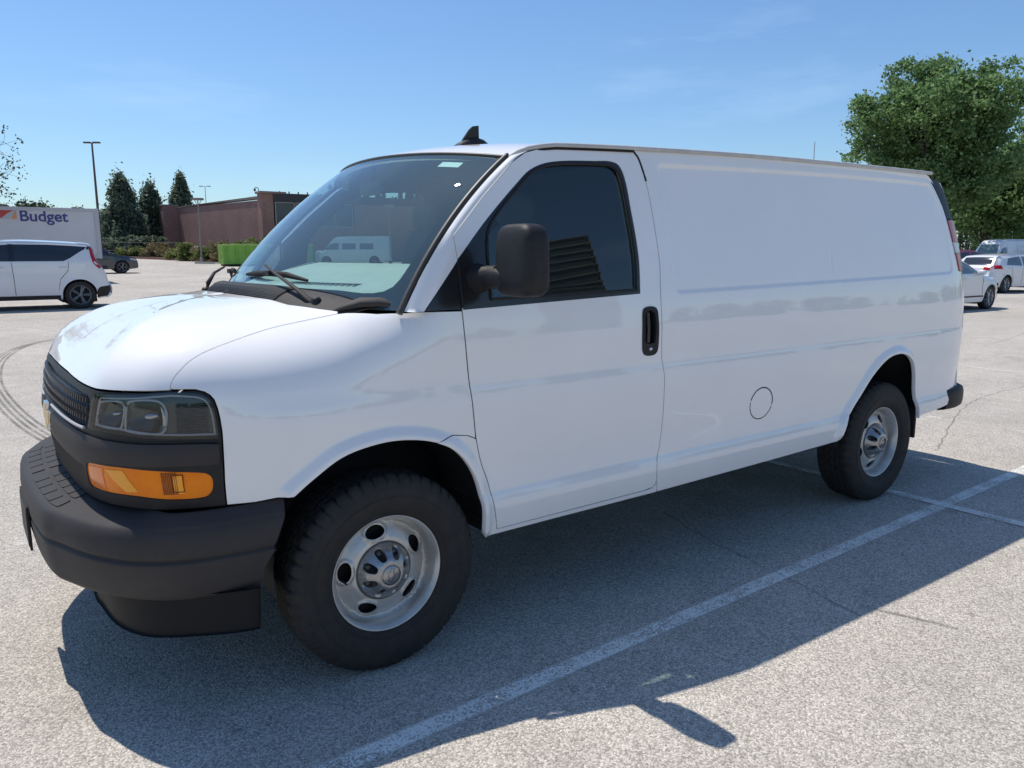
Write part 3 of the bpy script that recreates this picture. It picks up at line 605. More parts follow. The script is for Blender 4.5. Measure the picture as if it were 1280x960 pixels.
for sg in (-1,1):
    for i in range(5):
        for j in range(2):
            u0=(.03+i*.098); s0=_ss[14]-.004+j*.062; w_=.088
            P=smoothpoly([(u0,s0),(u0+w_,s0),(u0+w_,s0+.048),(u0,s0+.048)],.008,[]); P=smoothpoly([(u0+.006,s0),(u0+w_-.006,s0),(u0+w_,s0+.006),(u0+w_,s0+.040),(u0+w_-.006,s0+.046),(u0+.006,s0+.046),(u0,s0+.040),(u0,s0+.006)],.01,range(8)); P=P if sg>0 else P*[-1,1]
            panel('step_pad',BUMP,P,'bumper_plastic',bmp,res=.03,off=.0035,flange=.005,mirror=False)
# valance
VPL=BPL*[1,1]
def VAL(u,s):
    u=np.asarray(u,float); a=np.abs(u); x=np.interp(a,_bs,BPL[:,0]);y=np.interp(a,_bs,BPL[:,1]); k=.05*(1-sstep(x,-.75,-.48))+.018+.10*(1-sstep(a,.35,.95))
    n_=norm(np.stack([x+.35,y*.9],-1)); x=x-n_[...,0]*k*1.0-.0; y=y-n_[...,1]*k; z=.455-s
    return np.stack([x+.10*s,-np.sign(u)*(y-.06*s),z],-1)
panel('air_dam',VAL,[(-1.31,0),(1.31,0),(1.29,.150),(0,.165),(-1.29,.150)],'dam_plastic',van,res=.05,flange=.01,mirror=False,flip=False)
# number plate on its bracket
m_=MB(); m_.box((-1.070,.0,.545),(.004,.165,.085)); pb=m_.build('plate_bracket','black_plastic',bmp)
m_=MB(); m_.box((-1.0755,.0,.545),(.0012,.150,.074)); m_.build('number_plate','black_plastic',bmp)
# rear bumper
RPL=crspline([(4.16,.955),(4.35,.985),(4.50,.965),(4.63,.89),(4.72,.78),(4.77,.6),(4.79,.3),(4.79,0)],10)
_rs=np.r_[0,np.cumsum(np.hypot(*np.diff(RPL,axis=0).T))]
RSEC=np.array([(-.06,.47),(0,.485),(.010,.52),(.012,.60),(0,.625),(-.10,.632)]);_rss=np.r_[0,np.cumsum(np.hypot(*np.diff(RSEC,axis=0).T))]
def RB(u,s):
    u,s=np.broadcast_arrays(np.asarray(u,float),np.asarray(s,float)); x=np.interp(u,_rs,RPL[:,0]);y=np.interp(u,_rs,RPL[:,1]);e=.02
    tx=np.interp(u+e,_rs,RPL[:,0])-np.interp(u-e,_rs,RPL[:,0]);ty=np.interp(u+e,_rs,RPL[:,1])-np.interp(u-e,_rs,RPL[:,1]);l=np.hypot(tx,ty);nx,ny=ty/l*-1*-1,-tx/l*-1
    o=np.interp(s,_rss,RSEC[:,0]);z=np.interp(s,_rss,RSEC[:,1]); return np.stack([x-nx*o*1.0,-(y+ny*o),z],-1)
panel('rear_bumper',RB,[(0.10,0),(_rs[-1],0),(_rs[-1],_rss[-1]),(0.10,_rss[-1])],'black_plastic',van,res=.03,flange=.02,noflange=lambda u,v:u>_rs[-1]-.001)
# liners, wells, floor -----------------------------------------------------------------
low=np.concatenate([[(1.16,.70),(1.30,.775)],rings(sARF,[.02],False),[(2.13,.45),(4.58,.47)],rings(sARR,[.02],False),[(5.6,.52),(6.9,.56),(6.9,1.33),(1.95,1.33),(1.85,1.2),(1.16,1.05)]])
panel('inner_liner',lambda u,v:Pside(u,v),low,'dark_liner',van,res=.12,off=-.034,flange=0)
panel('inner_liner',Pside,[(3.0,1.30),(6.9,1.33),(6.9,1.99),(6.1,2.0),(3.0,2.0)],'dark_liner',van,res=.15,off=-.036,flange=0)
panel('inner_liner',Pside,np.concatenate([[(2.03,1.32)],DTOP[:-1],[(3.02,2.0),(3.02,1.32)]]),'cab_dark',van,holes=[inset(sGLS,-.01)],res=.1,off=-.036,flange=0)
def well(cx,r,z0,name,a0=-.03,a1=math.pi+.2):
    for sg in (-1,1):
        V=[];F_=[];n=36;cols=[-.955,-.90,-.60,-.56]
        for i in range(n+1):
            t=a0+(a1-a0)*i/n
            for j,y in enumerate(cols): V.append((cx+r*math.cos(t)*(1.0 if j<3 else .98),-sg*y,z0+r*math.sin(t)*(1 if j<3 else .98)))
        for i in range(n):
            for j in range(3): F_.append((i*4+j,i*4+j+1,(i+1)*4+j+1,(i+1)*4+j))
        b=len(V); V.append((cx,sg*.56,z0)); F_+=[(i*4+3,(i+1)*4+3,b) for i in range(n)]
        mk(name,V,F_,'well_liner',van,smooth=True)
well(.03,.455,.47,'wheel_well'); well(3.43+.02,.47,.50,'wheel_well')
m_=MB(); m_.box((1.9,0,.44),(1.42,.90,.03)); m_.box((-.50,0,.44),(.36,.50,.03)); m_.box((4.2,0,.50),(.42,.85,.03)); m_.box((3.43,0,.62),(.5,.5,.03)); m_.box((0,0,.62),(.5,.5,.03)); m_.build('floor_pan','dark_liner',van)
m_=MB(); m_.tube([(3.43,-.75,.38),(3.43,.75,.38)],.045,12); m_.lathe([(0,-.12),(.12,-.09),(.15,0),(.12,.09),(0,.12)],(3.43,0,.38),n=20); m_.tube([(.9,.25,.34),(2.2,.25,.34),(3.0,.3,.42),(4.5,.45,.40)],.03,8); m_.box((.0,0,.36),(.05,.62,.05)); m_.build('axle_and_exhaust','dark_liner',van)
for sg in (-1,1):
    m_=MB(); m_.box((3.835,sg*.90,.455),(.008,.085,.105)); m_.build('mud_flap','rubber',van)
# mirror -------------------------------------------------------------------------------
def superbox(c,h,p=3.5,n=28,taper=0):
    V=[];F_=[]
    for i in range(n+1):
        ph=-math.pi/2+math.pi*i/n
        for j in range(2*n):
            th=math.pi*j/n; d=Vector((math.cos(ph)*math.cos(th),math.cos(ph)*math.sin(th),math.sin(ph))); k=(abs(d.x)**p+abs(d.y)**p+abs(d.z)**p)**(-1/p); d=d*k
            f=1+taper*d.z; V.append((c[0]+d.x*h[0]*f,c[1]+d.y*h[1]*f,c[2]+d.z*h[2]))
    for i in range(n):
        for j in range(2*n): F_.append((i*2*n+j,i*2*n+(j+1)%(2*n),(i+1)*2*n+(j+1)%(2*n),(i+1)*2*n+j))
    return V,F_
for k,sg in enumerate((-1,1)):
    m_=MB(); V,F_=superbox((.455,sg*1.195,1.528),(.060,.108,.130),4.6,20,-.03); m_.add([v if (v[0]<.50) else (min(v[0],.505),v[1],v[2]) for v in V],F_,True); mr=m_.build('side_mirror','black_plastic',doors[k])
    m_=MB(); V,F_=superbox((.430,sg*1.075,1.462),(.045,.085,.040),3,12); m_.add(V,F_,True); m_.tube([(.42,sg*.96,1.46),(.42,sg*1.0,1.465),(.43,sg*1.08,1.475)],[.06,.045,.036],12); m_.build('mirror_arm','black_plastic',mr)
    m_=MB(); m_.box((.504,sg*1.195,1.53),(.002,.075,.095)); m_.build('mirror_glass','chrome',mr)
# cab interior -----------------------------------------------------------------------------
def DASH(a,b):
    a,b=np.broadcast_arrays(np.asarray(a,float),np.asarray(b,float)); g=WS(a/.93,np.full(a.shape,.085)); x=g[...,0]+.015; x2=.50
    xx=x+(x2-x)*np.minimum(b/.5,1); z=1.398+.125*np.minimum(b/.5,1)**.85-.012*np.exp(-((a+.42)/.01)**2)*0-np.maximum(b-.5,0)*1.6; z=z-np.clip(b-.42,0,.1)**2*2
    return np.stack([xx+np.maximum(b-.5,0)*.15,a,z],-1)
panel('dashboard',DASH,[(-.84,0.0),(.84,0.0),(.84,.72),(-.84,.72)],'dash_plastic',van,res=.06,flange=0,mirror=False,flip=True)
m_=MB()
for y0 in (-.60,.10):
    for i in range(14): y=y0+i*.032; p=DASH(y,.12); m_.box((p[0],p[1],p[2]+.001),(.030,.011,.0015))
m_.build('defroster_vent','dark_liner',van)
m_=MB(); m_.box((1.50,0,1.25),(.012,.83,.74)); m_.build('bulkhead','cab_dark',van)
for sg in (-1,1):
    m_=MB(); V,F_=superbox((.98,sg*.42,1.38),(.075,.25,.32),3.2,14,-.1); m_.add(V,F_,True); s_=m_.build('seat','seat_cloth',van)
    m_=MB(); V,F_=superbox((.99,sg*.42,1.76),(.05,.13,.085),3,12); m_.add(V,F_,True); m_.build('headrest','seat_cloth',s_)
    m_=MB(); V,F_=superbox((.75,sg*.42,1.03),(.26,.25,.09),3.2,12); m_.add(V,F_,True); m_.build('seat_cushion','seat_cloth',s_)
m_=MB(); c=Vector((.50,-.42,1.36)); ux=Vector((0,1,0)); uy=Vector((.42,0,.9)).normalized(); m_.tube([c+ux*.19*math.cos(t)+uy*.19*math.sin(t) for t in np.linspace(0,2*math.pi,33)],.014,8,cap=False); m_.tube([c+ux*.18,c,c-ux*.18],[.018,.05,.018],8); m_.build('steering_wheel','black_plastic',van)
m_=MB(); V,F_=superbox((.455,0,1.865),(.018,.125,.035),4,12); m_.add(V,F_,True); m_.tube([(.45,0,1.90),(.47,0,1.96)],.010,6); m_.build('rear_view_mirror','black_plastic',van)
m_=MB(); m_.box((.50,0,.9),(.02,.84,.42)); m_.build('firewall','dark_liner',van)
# wheels -----------------------------------------------------------------------------------
def tyre_mesh():
    # outer face at y=-.113 relative to hub plane (outer), local: axis y, centre 0; y negative = outside
    R=.380; prof=[(.221,-.092),(.226,-.101),(.236,-.107),(.262,-.118),(.292,-.1235),(.322,-.121),(.345,-.115),(.358,-.108),(.3665,-.101),(.372,-.094)]
    ys=np.linspace(-.088,.088,23); n=420; V=[];
    pr=[(r,y,0) for r,y in prof]+[(R-.0035*(abs(y)/.09)**3,y,1) for y in ys]+[(r,-y,0) for r,y in prof[::-1]]
    m_=len(pr)
    for i,(r,y,t) in enumerate(pr):
        for k in range(n):
            a=k*2*math.pi/n; rr=r;yy=y
            if t:
                q=k/n*46; zig=.0045*(1 if (q*1.0)%1<.5 else -1); g=0
                for c in (-.052,-.0165,.0185,.054):
                    if abs(y-c-zig)<.0065: g=.0095
                f=(q+(y*14 if abs(y)<.06 else y*5))%1
                if f<.20: g=max(g,.010 if abs(y)>.05 else .006)
                if abs(y)<.05 and .52<f<.58: g=max(g,.004)
                rr=r-g
            elif .340<r<.375:
                q=(k/n*46+(-.09*5*(1 if y<0 else -1)))%1
                if q<.15 and r>.35: rr=r-.006; yy=y*.97
            elif .30<r<.325: 
                pass
            V.append((rr*math.cos(a),yy,rr*math.sin(a)))
    V=np.array(V); idx=np.arange(m_*n).reshape(m_,n); a=idx[:-1];b=np.roll(idx,-1,1)[:-1];c=np.roll(idx,-1,1)[1:];d=idx[1:]
    return V,np.stack([a,d,c,b],-1).reshape(-1,4)
TV,TF=tyre_mesh()
w0=empty('wheel'); 
ty=mk('tyre',TV,TF,'rubber',w0,smooth=False)
m_=MB()
for rr,yy in ((.245,-.1125),(.300,-.1243),(.333,-.1185)): m_.lathe([(rr-.002,yy+.001),(rr,yy-.0012),(rr+.002,yy+.001)],(0,0,0),n=120)
m_.build('sidewall_ring','rubber',ty)
m_=MB(); m_.lathe([(.196,-.02),(.197,-.060),(.2035,-.078),(.2095,-.088),(.2165,-.0945),(.2205,-.0985),(.2225,-.0975),(.2225,-.090),(.2195,-.085)],(0,0,0),n=96); m_.lathe([(.2195,-.085),(.195,.02),(.195,.10)],(0,0,0),n=64)
rim=m_.build('rim','white_wheel_paint',w0)
def RDISC(x,z):
    x,z=np.broadcast_arrays(np.asarray(x,float),np.asarray(z,float)); r=np.hypot(x,z)
    y=np.interp(r,[.0,.09,.112,.128,.150,.170,.183,.191,.1965,.20],[.050,.052,.057,.055,.045,.034,.029,.034,.044,.054])
    q=np.stack([x,z],-1).reshape(-1,2); d=np.full(len(q),9.)
    for h in RH: d=np.minimum(d,np.where(inside(h,q),0,sdist(h,q)))
    d=d.reshape(r.shape); y=y+.0075*np.exp(-((d-.004)/.006)**2)
    return np.stack([x,-y,z],-1)
RH=[]
for i in range(5):
    a=math.radians(100+72*i); c=np.array([math.cos(a),math.sin(a)])*.1555; t=np.array([-math.sin(a),math.cos(a)]); rr_=np.array([math.cos(a),math.sin(a)])
    RH.append(np.array([c+t*(.0385*math.cos(s))*(1-.14*math.sin(s))+rr_*.0235*math.sin(s) for s in np.linspace(0,2*math.pi,28,endpoint=False)]))
cir=np.array([(.1985*math.cos(t),.1985*math.sin(t)) for t in np.linspace(0,2*math.pi,90,endpoint=False)])
panel('wheel_disc',RDISC,cir,'white_wheel_paint',rim,holes=RH,res=.008,flange=.012,mirror=False,flip=False,e=.0008,step=.006)
m_=MB(); m_.lathe([(0,.0),(.19,.0)],(0,0,0),n=40); m_.build('brake_backing','dark_liner',w0)
# hub cap with eight lug scallops
def HUB(x,z):
    x,z=np.broadcast_arrays(np.asarray(x,float),np.asarray(z,float)); r=np.hypot(x,z); th=np.arctan2(z,x); x=x*1.09; z=z*1.09
    y=np.interp(r,[0,.044,.050,.060,.078,.090,.0955,.100],[.118,.118,.116,.110,.094,.076,.066,.060])
    return np.stack([x,-y,z],-1)
def scallop(i):
    a=math.radians(20+45*i); c=np.array([math.cos(a),math.sin(a)]); t=np.array([-math.sin(a),math.cos(a)])
    return smoothpoly([c*.0545+t*.008,c*.0545-t*.008,c*.066-t*.0145,c*.080-t*.0165,c*.0905-t*.011,c*.0935,c*.0905+t*.011,c*.080+t*.0165,c*.066+t*.0145],.004,[])
SCL=[scallop(i) for i in range(8)]
hc=panel('hub_cap',HUB,[(.0985*math.cos(t),.0985*math.sin(t)) for t in np.linspace(0,2*math.pi,72,endpoint=False)],'hub_plastic',w0,holes=SCL,res=.006,flange=.016,mirror=False,e=.0006,step=.004)[0]
m_=MB(); m_.lathe([(.104,-.052),(.109,-.062),(.114,-.058),(.115,-.052)],(0,0,0),n=60); m_.lathe([(0,-.062),(.095,-.060)],(0,0,0),n=40)
for i in range(8): a=math.radians(20+45*i); m_.tube([(.079*math.cos(a),-.05,.079*math.sin(a)),(.079*math.cos(a),-.074,.079*math.sin(a)),(.079*math.cos(a),-.078,.079*math.sin(a))],[.0105,.0105,.007],6,sm=False)
m_.build('lug_nut','lamp_housing',hc)
m_=MB(); m_.lathe([(0,-.1205),(.038,-.1205),(.0395,-.119),(.0395,-.117)],(0,0,0),n=48); cc=m_.build('cap_badge','hub_plastic',hc)
m_=MB(); q=[(.036*math.cos(t),-.1212,.036*math.sin(t)) for t in np.linspace(0,2*math.pi,49)]; m_.tube(q,.0009,4,cap=False,sm=False)
an=math.radians(78); q=[(.030*(x*math.cos(an)-y*math.sin(an)),-.1212,.030*(x*math.sin(an)+y*math.cos(an))) for x,y in BT*.95]; m_.tube(q+[q[0]],.0009,4,cap=False,sm=False); m_.build('badge_outline','engraved',cc)
m_=MB(); m_.tube([(-.172,-.045,.0),(-.166,-.066,-.004),(-.160,-.082,-.008)],[.004,.004,.003],6); m_.build('valve_stem','rubber',rim)
def copy_tree(o,parent=None):
    c=o.copy(); SC.collection.objects.link(c); c.parent=parent
    for ch in list(o.children): copy_tree(ch,c)
    return c
for i,(x,sg,rt_) in enumerate(((0,-1,0),(3.43,-1,.75),(0,1,.4),(3.43,1,1.9))):
    w=w0 if i==0 else copy_tree(w0)
    w.parent=van; w.location=(x,sg*.872,.377); w.rotation_euler=(0,rt_,0) if sg<0 else (0,rt_,math.pi)

# ================================================================== GROUND
_gy=pchip([-200,6,18,43,54,75,90,200,900],[0,0.0,.27,.60,.82,1.34,1.5,2.0,2.5])
def gz(x,y): return np.where(np.asarray(y,float)<6,0,_gy(y))*(1-.92*sstep(x,18,45)*(1-sstep(y,30,60)))
def ray(u,v):
    d=np.array([(u-640)/961.735484,-(v-480)/961.735484,1.0]); R=np.array([list(rt2),list(up2),list(fw)]); return d@R
def ground_at(u,v):
    d=ray(u,v); t=1.0
    lo,hi=1.,400.
    for t in np.linspace(2,400,4000):
        P=CP+d*t
        if P[2]<gz(P[0],P[1]): break
    return P
def at(u,depth,z=None):
    """world point on image column u at optical depth (m), on the ground"""
    d=ray(u,320); d=d/d.dot(np.array(list(fw))); P=CP+d*depth; P[2]=float(gz(P[0],P[1])) if z is None else z; return P
def zat(v,depth): return CP[2]+(319-v)/961.7*depth*1.0
sx=np.sinh(np.linspace(-5.2,5.2,150)); sx=sx/sx.max()*900; X_,Y_=np.meshgrid(sx,sx,indexing='ij'); Z_=gz(X_,Y_); V=np.stack([X_,Y_,Z_],-1).reshape(-1,3); I=np.arange(150*150).reshape(150,150)
Fg=np.stack([I[:-1,:-1],I[1:,:-1],I[1:,1:],I[:-1,1:]],-1).reshape(-1,4)
# asphalt
m=bpy.data.materials.new('asphalt'); m.use_nodes=True; n=m.node_tree.nodes; l=m.node_tree.links; b=n['Principled BSDF']; MAT['asphalt']=m
g=n.new('ShaderNodeNewGeometry')
def vor(sc,feat='F1'):
    v=n.new('ShaderNodeTexVoronoi'); v.inputs['Scale'].default_value=sc; v.feature=feat; l.new(g.outputs['Position'],v.inputs['Vector']); return v
def noi(sc,det=4,ro=.6,dist=0):
    v=n.new('ShaderNodeTexNoise'); v.inputs['Scale'].default_value=sc; v.inputs['Detail'].default_value=det; v.inputs['Roughness'].default_value=ro; v.inputs['Distortion'].default_value=dist; l.new(g.outputs['Position'],v.inputs['Vector']); return v
def rng_(src,a,b_,c,d):
    r=n.new('ShaderNodeMapRange'); r.inputs[1].default_value=a; r.inputs[2].default_value=b_; r.inputs[3].default_value=c; r.inputs[4].default_value=d; l.new(src,r.inputs[0]); return r.outputs[0]
def mul(a,b_):
    k=n.new('ShaderNodeMath'); k.operation='MULTIPLY'; l.new(a,k.inputs[0]); l.new(b_,k.inputs[1]); return k.outputs[0]
v1=vor(152); sp=n.new('ShaderNodeSeparateColor'); l.new(v1.outputs['Color'],sp.inputs[0])
cell=rng_(sp.outputs[0],0,1,.56,1.34); v2=vor(380); sp2=n.new('ShaderNodeSeparateColor'); l.new(v2.outputs['Color'],sp2.inputs[0]); cell2=rng_(sp2.outputs[1],0,1,.78,1.22)
big=rng_(noi(.35,5,.55).outputs[0],.3,.7,.86,1.10); mid=rng_(noi(3.0,5,.65).outputs[0],.3,.7,.90,1.08); spots=mul(rng_(noi(1.1,6,.7,.4).outputs[0],.60,.74,1,.80),rng_(noi(5.5,3,.5).outputs[0],.70,.76,1,.62))
edge=rng_(vor(152,'DISTANCE_TO_EDGE').outputs['Distance'],0,.10,.72,1.0)
val=mul(mul(mul(mul(mul(cell,cell2),big),mid),spots),edge)
mixc=n.new('ShaderNodeMixRGB'); mixc.inputs[1].default_value=(.51,.465,.40,1); mixc.inputs[2].default_value=(.475,.44,.395,1); l.new(noi(.8,4).outputs[0],mixc.inputs[0])
vm=n.new('ShaderNodeVectorMath'); vm.operation='SCALE'; l.new(mixc.outputs[0],vm.inputs[0]); l.new(val,vm.inputs['Scale']); l.new(vm.outputs[0],b.inputs['Base Color'])
b.inputs['Roughness'].default_value=.93; b.inputs['Specular IOR Level'].default_value=.25
bp=n.new('ShaderNodeBump'); bp.inputs['Strength'].default_value=.55; bp.inputs['Distance'].default_value=.004; l.new(v1.outputs['Distance'],bp.inputs['Height']); bp.invert=True; l.new(bp.outputs[0],b.inputs['Normal'])
gr=mk('asphalt_ground',V,Fg,m,smooth=True); gr['kind']='structure'; MAT['asphalt']=m
# worn strips lying on the ground -----------------------------------------------
def worn(name,col,lo,hi,sc=55,base=.9,sc2=6,rough=.8,mixw=.8):
    m=bpy.data.materials.new(name); m.use_nodes=True; n=m.node_tree.nodes; l=m.node_tree.links; b=n['Principled BSDF']; o=n['Material Output']
    b.inputs['Base Color'].default_value=(*col,1); b.inputs['Roughness'].default_value=rough; b.inputs['Specular IOR Level'].default_value=.3
    g=n.new('ShaderNodeNewGeometry'); z=n.new('ShaderNodeTexNoise'); z.inputs['Scale'].default_value=sc; z.inputs['Detail'].default_value=5; z.inputs['Roughness'].default_value=.75; l.new(g.outputs['Position'],z.inputs['Vector'])
    z2=n.new('ShaderNodeTexNoise'); z2.inputs['Scale'].default_value=sc2; z2.inputs['Detail'].default_value=3; l.new(g.outputs['Position'],z2.inputs['Vector'])
    a=n.new('ShaderNodeMath'); a.operation='MULTIPLY_ADD'; a.inputs[1].default_value=mixw; l.new(z2.outputs[0],a.inputs[0]); l.new(z.outputs[0],a.inputs[2])
    r=n.new('ShaderNodeMapRange'); r.inputs[1].default_value=lo; r.inputs[2].default_value=hi; r.inputs[3].default_value=0; r.inputs[4].default_value=base; l.new(a.outputs[0],r.inputs[0])
    # fade across the strip's width towards its edges by the uv of the strip
    uv=n.new('ShaderNodeUVMap'); s=n.new('ShaderNodeSeparateXYZ'); l.new(uv.outputs[0],s.inputs[0]); e=n.new('ShaderNodeMath'); e.operation='PINGPONG'; e.inputs[1].default_value=.5; l.new(s.outputs[1],e.inputs[0])
    r2=n.new('ShaderNodeMapRange'); r2.inputs[1].default_value=0; r2.inputs[2].default_value=.16; l.new(e.outputs[0],r2.inputs[0]); k=n.new('ShaderNodeMath'); k.operation='MULTIPLY'; l.new(r.outputs[0],k.inputs[0]); l.new(r2.outputs[0],k.inputs[1])
    t=n.new('ShaderNodeBsdfTransparent'); mx=n.new('ShaderNodeMixShader'); l.new(k.outputs[0],mx.inputs[0]); l.new(t.outputs[0],mx.inputs[1]); l.new(b.outputs[0],mx.inputs[2]); l.new(mx.outputs[0],o.inputs[0]); MAT[name]=m; return m
worn('worn_paint',(.88,.86,.80),.56,.67,sc=120,base=.95,mixw=.3); worn('faint_paint',(.80,.78,.74),.86,1.15,sc=60,base=.7); worn('tyre_rubber',(.05,.05,.05),.55,1.2,sc=9,base=.55,sc2=2); worn('crack_tar',(.07,.068,.065),.55,1.2,sc=14,base=.5); worn('clean_paint',(.85,.84,.80),.45,.95,sc=30,base=.9)
def strip(name,pts,w_,m,z=.004,jit=0,kind='structure'):
    P=dens(np.array(pts,float),.25,False); a=np.gradient(P,axis=0); nn2=norm(np.stack([-a[:,1],a[:,0]],1)); r_=np.random.default_rng(int(abs(P[0,0]*97+P[0,1]*31)))
    if jit: P=P+nn2*(r_.normal(0,jit,len(P))[:,None])
    w2=w_/2 if not jit else w_/2*(1+.4*r_.normal(0,1,len(P))[:,None]*.5)
    A=P+nn2*w2;Bq=P-nn2*w2; V=np.concatenate([np.c_[A,gz(A[:,0],A[:,1])+z],np.c_[Bq,gz(Bq[:,0],Bq[:,1])+z]]); k=len(P)
    F_=[(k+i,k+i+1,i+1,i) for i in range(k-1)]
    o=mk(name,V,F_,m); uv=o.data.uv_layers.new(name='UVMap')
    for i in range(k-1):
        for j,c in enumerate(((i/k,0),((i+1)/k,0),((i+1)/k,1),(i/k,1))): uv.data[i*4+j].uv=c
    o['kind']=kind; return o
strip('bay_line',[(-3.2,-1.475),(-.41,-1.40),(2.24,-1.325),(4.54,-1.255),(9.5,-1.10)],.098,'worn_paint')
strip('bay_line',[(3.655,-2.9),(3.66,-.9),(3.66,2.5)],.10,'worn_paint',z=.007)
for pts,w_ in (([(-6,4.5),(-1.0,4.38),(-.4,4.37)],.10),([(-6,1.5),(-1.14,1.38),(-.8,1.37)],.10),([(-6,7.6),(6,7.3)],.10),([(8.5,-.2),(16,.4)],.10),([(6.2,-3),(6.5,9)],.10),([(10,-1),(10.4,12)],.10),([(14,-2),(14.4,12)],.10),([(-10,14),(6,13.6)],.1)): strip('faint_bay_line',pts,w_,'faint_paint')
strip('far_bay_line',[(19.0,41.5),(12.4,42.5)],.35,'clean_paint')
def arc(pts): return smoothpoly(pts,.1,[],closed=False)
for o_ in (0,.055,.11,.165):
    strip('tyre_mark',arc([(.75+o_*.3,12.3),(-.1+o_*.5,11.87),(-.75+o_,10.4),(-.98+o_,8.3),(-.95+o_,6.2),(-.75+o_,4.2),(-.35+o_,2.6)]),.034,'tyre_rubber',z=.005)
for pts in ([(2.15,-.35),(2.02,-.8),(1.93,-1.30),(1.83,-1.78)],[(1.02,-2.38),(1.0,-2.55),(.98,-2.7)],[(5,-.6),(7.5,.2),(10,.3),(14,1.1)],[(-2.5,5.6),(1.5,6.4),(5,6.1)],[(3,9),(7,12),(13,13)],[(8,3.0),(13,2.4),(20,4)]): strip('pavement_crack',arc(pts),.016,'crack_tar',z=.004,jit=.008)
for pts,w_ in (([(1.92,-1.75),(2.05,-2.1)],.02),): strip('pavement_crack',pts,w_,'crack_tar',jit=.004)
# ================================================================== LEAVES AND TREES
def leafmat(name,c1,c2,tr=.25,rough=.55):
    m=bpy.data.materials.new(name); m.use_nodes=True; n=m.node_tree.nodes; l=m.node_tree.links; b=n['Principled BSDF']; o=n['Material Output']
    g=n.new('ShaderNodeNewGeometry'); x=n.new('ShaderNodeMixRGB'); x.inputs[1].default_value=(*c1,1); x.inputs[2].default_value=(*c2,1); l.new(g.outputs['Random Per Island'],x.inputs[0]); l.new(x.outputs[0],b.inputs['Base Color'])
    b.inputs['Roughness'].default_value=rough; b.inputs['Specular IOR Level'].default_value=.35; t=n.new('ShaderNodeBsdfTranslucent'); l.new(x.outputs[0],t.inputs[0]); k=n.new('ShaderNodeMixShader'); k.inputs[0].default_value=tr; l.new(b.outputs[0],k.inputs[1]); l.new(t.outputs[0],k.inputs[2]); l.new(k.outputs[0],o.inputs[0]); MAT[name]=m
leafmat('maple_leaves',(.085,.155,.055),(.25,.39,.155),.53); leafmat('poplar_leaves',(.075,.115,.08),(.19,.24,.16),.45); leafmat('hedge_leaves',(.09,.13,.035),(.26,.28,.09),.35); leafmat('far_leaves',(.055,.085,.045),(.10,.13,.075),.15); leafmat('conifer_leaves',(.022,.045,.028),(.04,.07,.04),.1); leafmat('rust_leaves',(.16,.13,.06),(.28,.22,.11),.3)
mat('bark',(.06,.05,.042),.9,bump=.6,bscale=30,var=.4,vscale=10)
def leaves(C,s,rg,up=.5):
    n=len(C); a=rg.normal(size=(n,3)); a[:,2]+=up; a=norm(a); t=norm(np.cross(a,rg.normal(size=(n,3)))); bt=np.cross(a,t); s=s*rg.uniform(.6,1.35,(n,1))
    V=np.stack([C-t*s*.55,C+bt*s*.34+a*s*.08,C+t*s*.55,C-bt*s*.34+a*s*.08],1).reshape(-1,3); F_=np.arange(4*n).reshape(n,4); return V,F_
def cloud(lobes,n,rg,shell=.55,clump=.0,cn=0):
    """points spread through ellipsoid lobes (c,r3), denser near their surface, gathered in clumps"""
    w_=np.array([r[0]*r[1]*r[2] for _,r in lobes])**.7; w_=w_/w_.sum(); out=[]
    for (c,r),ww in zip(lobes,w_):
        k=int((cn or n)*ww)+1; d=norm(rg.normal(size=(k,3))); rad=(1-(1-shell)*rg.random((k,1))**1.6); P=np.array(c)+d*rad*np.array(r)
        out.append(P)
    P=np.concatenate(out)
    if cn: P=P[rg.integers(0,len(P),n)]+rg.normal(size=(n,3))*clump*np.array([1,1,.7])
    return P
def limb(m_,a,b,r0,r1,rg,k=5,j=.12):
    a=np.array(a,float);b=np.array(b,float);L_=np.linalg.norm(b-a); P=[a+(b-a)*i/k+(rg.normal(size=3)*j*L_/k if 0<i<k else 0) for i in range(k+1)]; m_.tube(P,[r0+(r1-r0)*i/k for i in range(k+1)],7); return P
def broad_tree(name,base,h,R,label,cat,lm,n,ls,seed,trunk_h=.25,nl=16,group=None,clump=.45,cn=260,lobr=.42,zs=1.0,trunk_r=.2):
    rg=np.random.default_rng(seed); t=empty(name,base); tag(t,label,cat,group)
    cz=trunk_h*h+(h-trunk_h*h)/2; hz_=(h-trunk_h*h)/2; lobes=[]
    for i in range(nl):
        d=norm(rg.normal(size=3)); q=rg.uniform(.25,.68); lobes.append((np.array([d[0]*R*q,d[1]*R*q,cz+d[2]*hz_*q*1.05]),np.array([R*lobr,R*lobr,hz_*lobr*zs])*rg.uniform(.7,1.15)))
    lobes.append((np.array([0,0,cz]),np.array([R*.55,R*.55,hz_*.6])))
    P=cloud(lobes,n,rg,.5,clump,cn); P=P[P[:,2]>trunk_h*h*.6]; V,F_=leaves(P,ls,rg); cr_=mk('crown',V,F_,lm,t)
    m_=MB(); tk=limb(m_,(0,0,-.2),(0,0,cz*.9),trunk_r,trunk_r*.5,rg,6,.05)
    for c,r in lobes:
        s_=np.array(tk[rg.integers(2,6)]); q=limb(m_,s_,c,trunk_r*.38,trunk_r*.10,rg)
        for _ in range(4): limb(m_,q[rg.integers(2,5)],c+np.clip(rg.normal(size=3),-1,1)*r*.5,trunk_r*.12,trunk_r*.04,rg,3)
    m_.build('trunk','bark',t); return t
